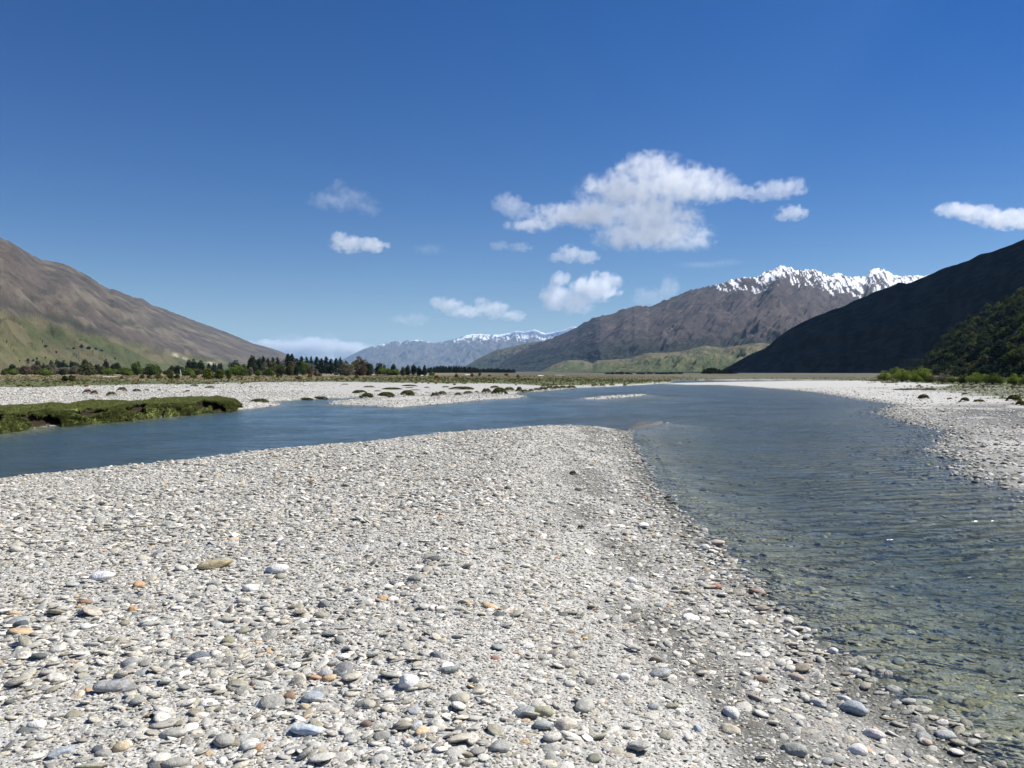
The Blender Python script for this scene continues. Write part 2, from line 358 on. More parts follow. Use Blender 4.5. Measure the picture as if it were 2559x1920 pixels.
def mountain(name, ridge, rdist, fdist, color, mat, ncol=480, nrow=130, amp=.12, gul=14., skew=0., power=1.0, rough=.006, back=.5, seed=1, jag=0.0, base=2.5):
    u0, u1 = ridge[0][0], ridge[-1][0]
    u = np.linspace(u0, u1, ncol); v = interp(ridge, u)
    rd, fd = interp(rdist, u), interp(fdist, u)
    zr = EYE + rd * (HV - v) / F
    zb = base + np.maximum(fd - 300, 0) * .0032 - 6
    nb_ = int(nrow * .25)
    t = np.concatenate([np.linspace(0, 1, nrow), 1 + np.linspace(0, 1, nb_ + 1)[1:] * back])
    U, T = np.meshgrid(u, t); RD, FD, ZR, ZB = [np.broadcast_to(q, U.shape) for q in (rd, fd, zr, zb)]
    Y = FD + (RD - FD) * T; X = (U - CU) / F * Y
    tt = np.clip(T, 0, 1)
    prof = tt ** power
    prof = np.where(T > 1, 1 - (T - 1) / back * .6, prof)
    hgt = ZR - ZB
    gu = (U - u0) / (u1 - u0) * gul + skew * T * gul / 14.
    wx = fbm(gu * .7, T * 2.5, 3, seed + 5) * .5
    gl_ = ridged(gu + wx, T * 1.6 + wx, 5, seed) - .55
    iso = fbm(X / 260., Y / 420., 6, seed + 9)
    W = np.where(T <= 1, np.sin(np.pi * np.clip(T, 0, 1) ** .8) ** .7, .6 * (T - 1) / back)
    Z = ZB + hgt * prof + hgt * amp * W * (gl_ * 1.3 + iso * .35)
    # small ruggedness, also on the skyline
    Z = Z + hgt * rough * fbm(gu * 9, T * 22, 4, seed + 3) + jag * fbm(gu * 14, T * 5, 4, seed + 13)
    Z = np.where(T <= 1, np.minimum(Z, EYE + (ZR - EYE) / RD * Y * (1.0 + 0.0 * T) + hgt * rough * .5 + jag * .7), Z)
    me = np_mesh(name, np.column_stack([X.ravel(), Y.ravel(), Z.ravel()]), grid_faces(*U.shape))
    frac = np.clip((Z - ZB) / np.maximum(hgt, 1), 0, 1.2)
    frac = np.where(T <= 1, np.clip((Z - EYE) / Y * RD / np.maximum(ZR - EYE, 1), 0, 1.2), frac)
    cattr(me, 'Col', color(U, T, X, Y, Z, frac, gl_, iso).reshape(-1, 3))
    ob = link(name, me, mat); tag(ob, kind='structure')
    HILL_BVH.append(BVHTree.FromPolygons([Vector(q) for q in np.column_stack([X.ravel(), Y.ravel(), Z.ravel()])[:, :].tolist()], grid_faces(*U.shape).tolist()))
    return ob
def cmix(a, b, k):
    a = np.asarray(a, float); b = np.asarray(b, float); return a + (b - a) * np.asarray(k)[..., None]

M1r = [(-900,380),(-400,480),(-150,545),(0,595),(19,601),(38,611),(79,636),(104,650),(133,655),(158,660),(177,666),(196,677),(228,693),(250,710),(275,723),(285,723),(335,744),(358,747),(380,763),(405,770),(443,785),(487,802),(538,820),(570,832),(601,845),(633,859),(665,867),(700,878),(714,885),(760,905),(800,922),(850,934)]
def c_m1(U, T, X, Y, Z, f, g, iso):
    gb = interp([(-900,.5),(0,.47),(160,.44),(300,.40),(430,.35),(560,.30),(850,.2)], U) + .035 * fbm(U / 60, T * 14, 4, 4)
    V = U + 620 * T; n = fbm(V / 34, T * 15, 5, 33); n3 = fbm(V / 110, T * 8, 4, 37)
    grassc = cmix((.092,.104,.042), (.150,.136,.072), sstep(-.25, .35, n3 + sstep(350, 0, U) * .15))
    grassc = cmix(grassc, (.07,.055,.03), .6 * sstep(.35, .6, n))
    up = cmix((.130,.104,.088), (.185,.158,.118), sstep(-.2, .45, n3 - (f - .6) * .5))
    up = cmix(up, (.075,.072,.055), sstep(.05, .5, n) * .75)
    up = cmix(up, (.23,.19,.13), sstep(.45, .75, -n) * .6)
    c = cmix(grassc * .62 + .0, up * .57, sstep(-.03, .04, f - gb))
    # dark scrub band along the top of the pasture, woods dotted on it
    band = np.exp(-((f - gb - .06) / .045) ** 2) * sstep(420, 240, U) * sstep(-.8, -.1, n3)
    c = cmix(c, (.034,.032,.025), band * .9)
    sp = sstep(.25, .45, fbm(U / 5, T * 60, 3, 90)) * np.exp(-((f - .2) / .07) ** 2) * sstep(150, 190, U) * sstep(330, 260, U)
    c = cmix(c, (.035,.042,.028), sp)
    # bare slips near the foot
    for (uu, ff, su, sf) in [(530,.22,11,.035),(463,.27,7,.02),(438,.31,8,.03),(496,.20,5,.02)]:
        e = ((U - uu) / su + (f - ff) / sf * .5) ** 2 + ((f - ff) / sf) ** 2
        c = cmix(c, (.45,.41,.30), np.exp(-e * e) * .55)
    return c
mat_h1 = hill_mat('tussock_hillside', .012, 7, .6)
mountain('left_hills', M1r, [(-900,1900),(0,2600),(300,3800),(700,7000),(850,8000)], [(-900,500),(0,850),(300,1500),(700,4200),(850,6000)], c_m1, mat_h1, 620, 170, amp=.085, gul=17, skew=7, power=1.05, rough=.008, seed=12)

M2r = [(1250,905),(1300,880),(1350,856),(1374,849),(1402,836),(1440,820),(1460,807),(1489,794),(1533,784),(1559,772),(1579,769),(1585,765),(1600,766),(1617,765),(1620,768),(1651,755),(1674,746),(1703,735),(1721,726),(1750,720),(1799,712),(1824,703),(1857,695),(1890,694),(1908,683),(1929,674),(1951,665),(1969,668),(1987,675),(2005,677),(2034,673),(2052,682),(2071,691),(2092,682),(2119,693),(2160,693),(2177,674),(2190,673),(2208,674),(2232,691),(2273,690),(2308,690),(2500,670),(2900,640)]
def c_m2(U, T, X, Y, Z, f, g, iso):
    n = fbm(U / 35, T * 9, 5, 61); n2 = fbm(U / 9 + T * 9, T * 30, 4, 63)
    up = cmix((.090,.070,.070), (.132,.104,.092), sstep(-.3, .4, n + .3 * n2))
    up = cmix(up, (.07,.065,.055), sstep(.1, .5, n2 + g) * .6)
    low = cmix((.032,.037,.032), (.054,.056,.044), sstep(-.2, .5, n2))
    fl = interp([(1250,.95),(1400,.7),(1500,.55),(1650,.42),(1800,.42),(1900,.34),(2000,.36),(2900,.3)], U) + .12 * n
    c = cmix(low, up, sstep(-.05, .06, f - fl)) * .62
    lowg = interp([(1250,0),(1850,.0),(1930,.18),(2100,.2)], U)
    c = cmix(c, (.085,.08,.045), sstep(.03, -.03, f - lowg - .04 * n2))
    sl = .02 + interp([(1250,1.3),(1700,1.2),(1790,1.02),(1830,.94),(1890,.90),(1950,.90),(2010,.90),(2050,.86),(2100,.85),(2180,.80),(2230,.80),(2900,.84)], U)
    sn = f + .05 * n2 - .16 * (g + .05) - sl
    sn = sn + .05 * fbm(U / 40, T * 5, 2, 73); streak = fbm(U / 8.0 + T * 16, T * 7, 5, 71, gain=.6)
    c = cmix(c, (.80,.82,.86), sstep(.0, .09, sn * 1.6 + .44 * streak - .05) * (f > sl - .09))
    return c
mountain('snowy_mountain', M2r, [(1250,6500),(1500,5800),(1950,6200),(2050,7000),(2200,8200),(2900,8500)], [(1250,5200),(1500,4300),(1950,3600),(2900,3400)], c_m2, hill_mat('brown_mountain', .006, 12, .4), 720, 190, amp=.08, gul=16, skew=-3, power=1.05, rough=.014, jag=11, seed=40)

GHr = [(1325,938),(1346,932),(1374,915),(1402,905),(1421,900),(1456,901),(1480,908),(1492,901),(1550,898),(1576,896),(1586,892),(1619,882),(1656,882),(1700,879),(1734,871),(1763,864),(1806,870),(1861,861),(1900,858),(1960,862),(2100,880)]
def c_gh(U, T, X, Y, Z, f, g, iso):
    n = fbm(U / 22, T * 4, 4, 81); n2 = fbm(U / 7, T * 12, 4, 83)
    c = cmix((.060,.078,.034), (.115,.11,.055), sstep(-.3, .4, n + .5 * n2 + (f - .6)))
    c = cmix(c, (.13,.11,.07), sstep(.6, .95, f + .25 * n) * .7)
    c = cmix(c, (.045,.055,.035), sstep(.28, .5, n2 - .2 * g) * .8); return c
mountain('green_foothill', GHr, [(1325,3600),(1700,3900),(2100,3700)], [(1325,3000),(1700,2700),(2100,2500)], c_gh, hill_mat('pasture_hillside', .012, 8, .7), 420, 90, amp=.22, gul=11, skew=-2, power=.85, rough=.02, seed=22)

FHr = [(1120,938),(1140,927),(1165,914),(1200,894),(1243,874),(1260,871),(1285,866),(1316,858),(1350,853),(1400,858),(1470,880),(1540,905),(1600,925)]
def c_fh(U, T, X, Y, Z, f, g, iso):
    n2 = fbm(U / 9, T * 12, 4, 93); return cmix(cmix((.022,.032,.022), (.045,.05,.032), sstep(-.3, .4, n2)), (.10,.08,.06), sstep(.55, .95, f + .2 * n2) * .6)
mountain('forested_foothill', FHr, [(1120,7000),(1600,7600)], [(1120,6200),(1600,5200)], c_fh, mat_h1, 300, 60, amp=.2, gul=8, rough=.02, power=.9, seed=71)

M0r = [(790,930),(860,897),(889,882),(918,869),(962,858),(988,853),(999,855),(1020,851),(1048,849),(1086,858),(1135,848),(1167,838),(1184,835),(1243,837),(1275,833),(1287,827),(1310,830),(1336,824),(1362,834),(1385,830),(1403,827),(1431,816),(1446,819),(1500,835),(1650,870)]
def c_m0(U, T, X, Y, Z, f, g, iso):
    n2 = fbm(U / 6 + T * 8, T * 20, 4, 103)
    c = cmix((.065,.055,.052), (.105,.085,.072), sstep(-.3, .4, n2))
    sl = interp([(790,1.3),(960,.99),(1060,.985),(1100,1.05),(1150,.93),(1280,.86),(1450,.82),(1650,.8)], U)
    c = cmix(c, (.8,.82,.86), sstep(0, .03, (f - sl) * .5 + .07 * n2 - .06 * g)); return c
mountain('distant_range', M0r, [(790,23000),(1650,24000)], [(790,18500),(1650,17000)], c_m0, hill_mat('far_mountain', .003, 30, .8), 420, 80, amp=.16, gul=12, skew=-3, rough=.01, jag=6, seed=101)
FFr = [(560,930),(640,915),(700,903),(740,898),(775,894),(810,902),(850,899),(900,905),(960,915)]
mountain('farthest_range', FFr, [(560,33000),(960,33000)], [(560,31000),(960,31000)], c_fh, mat_h1, 120, 30, amp=.15, gul=6, rough=.01, jag=8, seed=131)

M4r = [(1780,938),(1800,928),(1869,889),(1917,868),(1937,849),(1972,823),(2013,802),(2040,790),(2074,777),(2102,768),(2136,751),(2164,741),(2174,734),(2225,717),(2246,706),(2267,710),(2294,699),(2328,682),(2349,674),(2404,657),(2445,639),(2486,627),(2527,612),(2555,600),(2800,510),(3300,400),(4200,250),(7500,100)]
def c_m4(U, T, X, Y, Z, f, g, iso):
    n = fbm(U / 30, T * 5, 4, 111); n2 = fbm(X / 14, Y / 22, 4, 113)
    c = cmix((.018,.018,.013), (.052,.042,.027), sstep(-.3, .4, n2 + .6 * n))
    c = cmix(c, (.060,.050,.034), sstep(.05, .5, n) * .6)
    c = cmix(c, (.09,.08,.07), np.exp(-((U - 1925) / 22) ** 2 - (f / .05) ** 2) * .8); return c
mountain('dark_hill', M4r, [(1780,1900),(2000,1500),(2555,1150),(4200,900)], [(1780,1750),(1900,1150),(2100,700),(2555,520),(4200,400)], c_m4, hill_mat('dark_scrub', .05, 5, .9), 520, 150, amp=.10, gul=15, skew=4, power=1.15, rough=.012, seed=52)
M5r = [(2240,945),(2290,922),(2315,902),(2345,868),(2383,823),(2415,806),(2452,792),(2490,768),(2530,742),(2559,727),(2700,670),(3100,560),(4000,450),(7500,300)]
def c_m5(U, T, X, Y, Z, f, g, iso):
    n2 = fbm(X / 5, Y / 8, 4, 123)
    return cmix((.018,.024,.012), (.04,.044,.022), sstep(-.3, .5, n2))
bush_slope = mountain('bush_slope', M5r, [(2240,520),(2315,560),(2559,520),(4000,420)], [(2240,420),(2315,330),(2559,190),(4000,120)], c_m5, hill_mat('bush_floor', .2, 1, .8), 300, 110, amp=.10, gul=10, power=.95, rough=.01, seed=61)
GB = BVHTree.FromPolygons([Vector(q) for q in np.column_stack([GP, H]).tolist()], grid_faces(nr, nc).tolist())
def hit(u, v, only=None):
    d = Vector(ray(u, v)); o = Vector((0, 0, EYE)); best = None
    for b in ([GB] + HILL_BVH if only is None else only):
        p, n, i, dd = b.ray_cast(o, d)
        if p is not None and (best is None or dd < best[1]): best = (p, dd)
    return best[0] if best else None
def drop(x, y):
    best = -9
    for b in [GB] + HILL_BVH:
        p, n, i, dd = b.ray_cast(Vector((x, y, 5000)), Vector((0, 0, -1)))
        if p is not None: best = max(best, p.z)
    return best

# ------------------------------------------------------------------ stones
def stone_mesh(name, seed, sub=2, angular=.2, flat=(1, .78, .42)):
    bm = bmesh.new(); bmesh.ops.create_icosphere(bm, subdivisions=sub, radius=1)
    rg = random.Random(seed)
    planes = [(Vector((rg.gauss(0, 1), rg.gauss(0, 1), rg.gauss(0, .7))).normalized(), rg.uniform(.68, .93)) for _ in range(7)]
    off = Vector((rg.uniform(0, 50), rg.uniform(0, 50), rg.uniform(0, 50)))
    from mathutils import noise as mn_
    for vt in bm.verts:
        p = vt.co.copy()
        for nrm_, dd in planes:
            e = p.dot(nrm_) - dd
            if e > 0: p -= nrm_ * e * (.72 + angular)
        p *= 1 + .10 * mn_.noise(p * 1.1 + off) + .045 * mn_.noise(p * 3.5 + off)
        vt.co = Vector((p.x * flat[0], p.y * flat[1], p.z * flat[2]))
    me = bpy.data.meshes.new(name); bm.to_mesh(me); bm.free()
    for p in me.polygons: p.use_smooth = True
    return me
def stone_material(name, typ):
    m, nb, o = new_mat(name)
    if typ == 'INSTANCER':
        col = nb.attr('tone', 'Color', 'INSTANCER'); rn = nb.attr('vary', 'Fac', 'INSTANCER'); wt = nb.attr('damp', 'Fac', 'INSTANCER')
    else:
        col = nb.attr('tone', 'Color', 'OBJECT'); rn = nb.attr('vary', 'Fac', 'OBJECT'); wt = nb.attr('damp', 'Fac', 'OBJECT')
    oc = nb.objc()
    ofs = nb.new('ShaderNodeCombineXYZ'); nb.put(ofs.inputs[0], nb.math('MULTIPLY', rn, 37.0)); nb.put(ofs.inputs[1], nb.math('MULTIPLY', rn, 91.0)); nb.put(ofs.inputs[2], nb.math('MULTIPLY', rn, 13.0))
    vec = nb.vmath('ADD', oc, ofs.outputs[0])
    n = nb.noise(vec, 2.2, 5, .65)
    # schist layers: thin wavy bands through the stone
    mpl = nb.new('ShaderNodeMapping'); nb.put(mpl.inputs['Vector'], vec); mpl.inputs['Rotation'].default_value = (.5, .35, .2); mpl.inputs['Scale'].default_value = (.8, 1.1, 8.5)
    layers = nb.mapr(nb.noise(mpl.outputs[0], 1.6, 5, .7, .6), .30, .70)
    banded = nb.mapr(nb.math('FRACT', nb.math('MULTIPLY', rn, 7.31)), .30, .6)
    b = nb.math('MULTIPLY', nb.math('SUBTRACT', layers, .5), nb.math('MULTIPLY', banded, .95))
    k = nb.math('ADD', nb.mapr(n, .3, .72, .72, 1.24), b)
    kk = nb.new('ShaderNodeCombineColor'); [nb.put(kk.inputs[i], k) for i in range(3)]
    c = nb.mix(1.0, col, kk.outputs[0], 'MULTIPLY')
    rust = nb.math('MULTIPLY', nb.mapr(nb.noise(vec, 1.6, 4), .58, .70), nb.mapr(nb.math('FRACT', nb.math('MULTIPLY', rn, 3.77)), .72, .8))
    c = nb.mix(nb.math('MULTIPLY', rust, .6), c, (.42,.25,.12))
    c = nb.mix(nb.math('MULTIPLY', wt, .60), c, (.070,.072,.048))
    hb = nb.math('ADD', nb.noise(vec, 6, 4, .6), nb.math('MULTIPLY', b, .25))
    bsdf(nb, o, c, nb.mapr(wt, 0, 1, .72, .35), nb.bump(hb, .35, .05), .35); return m
lib = bpy.data.collections.new('stone_shapes')           # shapes only, never linked to the scene
smat = stone_material('stone_mix', 'INSTANCER'); omat = stone_material('cobble_stone', 'OBJECT')
SHAPES = []
for i in range(14):
    fl = [(1, .8, .20), (1, .7, .28), (1, .82, .40), (1, .5, .18), (1, .75, .26), (1, .9, .22), (1, .5, .24)][i % 7]
    me = stone_mesh('stone_shape', 100 + i, 2, .05 + .3 * ((i * 5) % 7) / 7, fl); me.materials.append(smat)
    ob = bpy.data.objects.new('stone_shape_%02d' % i, me); lib.objects.link(ob); SHAPES.append(me)
TONES = np.array([(.40,.40,.37),(.49,.485,.45),(.30,.30,.28),(.55,.54,.50),(.42,.40,.34),(.50,.465,.39),(.66,.64,.59),(.78,.76,.71),(.31,.30,.235),(.13,.14,.14),(.56,.42,.27),(.46,.30,.19),(.35,.375,.375),(.29,.255,.20)])
TW = np.array([.15,.16,.10,.14,.10,.09,.10,.055,.05,.022,.008,.004,.07,.025]); TW = TW / TW.sum()

def scatter_node(name, coll, nshape_sep=True):
    ng = bpy.data.node_groups.new(name, 'GeometryNodeTree')
    ng.interface.new_socket('Geometry', in_out='INPUT', socket_type='NodeSocketGeometry')
    ng.interface.new_socket('Geometry', in_out='OUTPUT', socket_type='NodeSocketGeometry')
    N = ng.nodes; L = ng.links
    gi, go = N.new('NodeGroupInput'), N.new('NodeGroupOutput')
    ci = N.new('GeometryNodeCollectionInfo'); ci.inputs['Collection'].default_value = coll
    ci.inputs['Separate Children'].default_value = True; ci.inputs['Reset Children'].default_value = True
    ip = N.new('GeometryNodeInstanceOnPoints'); ip.inputs['Pick Instance'].default_value = True
    def na(nm, typ):
        n = N.new('GeometryNodeInputNamedAttribute'); n.data_type = typ; n.inputs['Name'].default_value = nm; return n.outputs[0]
    L.new(gi.outputs[0], ip.inputs['Points']); L.new(ci.outputs[0], ip.inputs['Instance'])
    L.new(na('pick', 'INT'), ip.inputs['Instance Index'])
    L.new(na('rot', 'FLOAT_VECTOR'), ip.inputs['Rotation']); L.new(na('size', 'FLOAT_VECTOR'), ip.inputs['Scale'])
    L.new(ip.outputs[0], go.inputs[0]); return ng
def scatter(name, P3, size, rot, pick, coll, tone=None, vary=None, damp=None):
    me = bpy.data.meshes.new(name); me.vertices.add(len(P3)); me.vertices.foreach_set('co', np.asarray(P3, np.float32).ravel())
    def va(nm, v):
        a = me.attributes.new(nm, 'FLOAT_VECTOR', 'POINT'); a.data.foreach_set('vector', np.asarray(v, np.float32).ravel())
    va('rot', rot); va('size', size)
    a = me.attributes.new('pick', 'INT', 'POINT'); a.data.foreach_set('value', np.asarray(pick, np.int32))
    n = len(P3)
    if tone is not None: cattr(me, 'tone', tone)
    fattr(me, 'vary', RNG.random(n) if vary is None else vary)
    if damp is not None: fattr(me, 'damp', damp)
    o = bpy.data.objects.new(name, me); COL.objects.link(o)
    md = o.modifiers.new('scatter', 'NODES'); md.node_group = scatter_node(name + '_nodes', coll)
    return o
def wedge(n, r0, r1, a=44):
    """points even per area in a ring sector before the camera"""
    r = np.sqrt(RNG.random(n) * (r1 * r1 - r0 * r0) + r0 * r0); t = np.radians(RNG.uniform(-a, a, n))
    return np.stack([r * np.sin(t), r * np.cos(t)], 1)
def area(r0, r1, a=44): return R(a) * (r1 * r1 - r0 * r0)

def stone_set(dens, r0, r1, s0, s1, where, a=56, pw=1.6, sink=.3):
    n = int(dens * area(r0, r1, a)); p = wedge(n, r0, r1, a)
    h, A, B, E, L_, R_, F_ = ground(p)
    keep = where(p, h, A, B, E, L_, R_, F_); p, h = p[keep], h[keep]; R_ = R_[keep]
    n = len(p); s = s0 * (s1 / s0) ** (RNG.random(n) ** pw)      # stone length
    return p, h, s, sink
parts = []
on_bar = lambda p, h, A, B, E, L_, R_, F_: (A > -.05) & (h > -.02)
zone = lambda R_, x, y: .5 + .5 * noise2(x * .55, y * .55, 200)
def fine_bar(p, h, A, B, E, L_, R_, F_):
    return (A > -.05) & ~((CU + F * p[:, 0] / p[:, 1] > 1500) & (p[:, 1] > 25.5) & (RNG.random(len(h)) < .85)) & (RNG.random(len(h)) < np.clip(.12 + R_ * .45, 0, 1))
parts.append(stone_set(3600, 1.5, 5.5, .012, .032, fine_bar))
parts.append(stone_set(1600, 5.5, 9, .018, .042, fine_bar))
parts.append(stone_set(750, 9, 15, .025, .055, fine_bar))
parts.append(stone_set(260, 15, 34, .035, .075, fine_bar))
def coarse_bar(p, h, A, B, E, L_, R_, F_):
    k = np.clip(.25 + .75 * sstep(1.6, 3.2, R_), 0, 1) + 1.0 * np.exp(-((R_ - .35) / .45) ** 2)
    k = k * (.38 + 1.0 * sstep(-.35, .35, noise2(p[:, 0] * .55, p[:, 1] * .4, 210) + .4 * noise2(p[:, 0] * 1.8, p[:, 1] * 1.5, 215)))
    return (A > -.6) & ~((CU + F * p[:, 0] / p[:, 1] > 1500) & (p[:, 1] > 25.5)) & (RNG.random(len(h)) < np.clip(k, 0, 1))
parts.append(stone_set(430, 1.5, 9, .030, .095, coarse_bar, pw=1.5))
parts.append(stone_set(70, 1.5, 12, .06, .15, coarse_bar, pw=2.2))
parts.append(stone_set(170, 9, 34, .045, .11, coarse_bar))
parts.append(stone_set(14, 12, 34, .08, .17, coarse_bar, pw=2))
# beds and banks beyond
bed = lambda p, h, A, B, E, L_, R_, F_: (h < .02) & (h > -.75) & (A < 0) & ~((L_ < R_))
bed2 = lambda p, h, *a: bed(p, h, *a) & (RNG.random(len(h)) < np.exp(-(p[:, 1] - 10) / 12))
parts.append(stone_set(190, 2.0, 12, .035, .11, bed)); parts.append(stone_set(34, 12, 45, .06, .17, bed2))
rb_ = lambda p, h, A, B, E, L_, R_, F_: (E > -1.2) & (h > -.1) & (A < 0) & (p[:, 0] > 4) & (RNG.random(len(h)) < np.clip(.9 * np.exp(-np.maximum(E, 0) / 1.6) + .25 * (E > 10) + .16, 0, 1))
parts.append(stone_set(70, 9, 48, .05, .17, rb_, 46)); parts.append(stone_set(9, 40, 110, .10, .22, rb_, 46))
silty = lambda p: sstep(-.34, -.2, p[:, 0] / p[:, 1])
lb_ = lambda p, h, A, B, E, L_, R_, F_: (B > -.3) & (A < 0) & (p[:, 0] < 12) & (h > -.03) & (RNG.random(len(h)) < np.clip(np.where(B < 3.5, 1, 1 - silty(p)), .02, 1)) & (sdf(p, grass_poly) < .5)
parts.append(stone_set(26, 30, 75, .07, .19, lb_, 40)); parts.append(stone_set(5, 70, 130, .12, .26, lb_, 40))
rf_ = lambda p, h, A, B, E, L_, R_, F_: (F_ > -.7)
parts.append(stone_set(5, 50, 85, .12, .24, rf_, 20))
P2 = np.concatenate([q[0] for q in parts]); Hh = np.concatenate([q[1] for q in parts]); Sz = np.concatenate([q[2] for q in parts])
# the pushed-up rim of the bar, coarser under the shoreline of the far bars
n = len(P2); rr = np.hypot(P2[:, 0], P2[:, 1])
sizes = np.column_stack([Sz, Sz, Sz * RNG.uniform(.65, 1.15, n)]) * .5
tilt = RNG.normal(0, .22, (n, 2)); spin = np.where(RNG.random(n) < .6, RNG.normal(.35, .35, n), RNG.uniform(0, 6.283, n))
rot = np.column_stack([tilt[:, 0], tilt[:, 1] - .10, spin])
ti = RNG.choice(len(TONES), n, p=TW); tone = TONES[ti] * np.array([1.03, 1.0, .94]) * RNG.uniform(.88, 1.12, (n, 1))
dmp = np.clip(1 - sstep(.0, .035, Hh + .02 * fbm(P2[:, 0] * 1.2, P2[:, 1] * 1.2, 3, 41)), 0, 1) * RNG.uniform(.2, 1.05, n)
alg = (RNG.random(n) < .3) * (Hh < -.03); tone = np.where(alg[:, None], tone * [.95, .93, .5], tone)
stacked = RNG.random(n) ** 2.5 * Sz * .22
P3 = np.column_stack([P2, Hh + stacked - Sz * .10 * (Hh < -.02)])
print('stones', n)
gravel = scatter('gravel', P3, sizes, rot, RNG.integers(0, 14, n), lib, tone, None, dmp)
tag(gravel, 'grey and white schist gravel covering the river bars', 'gravel', kind='stuff')

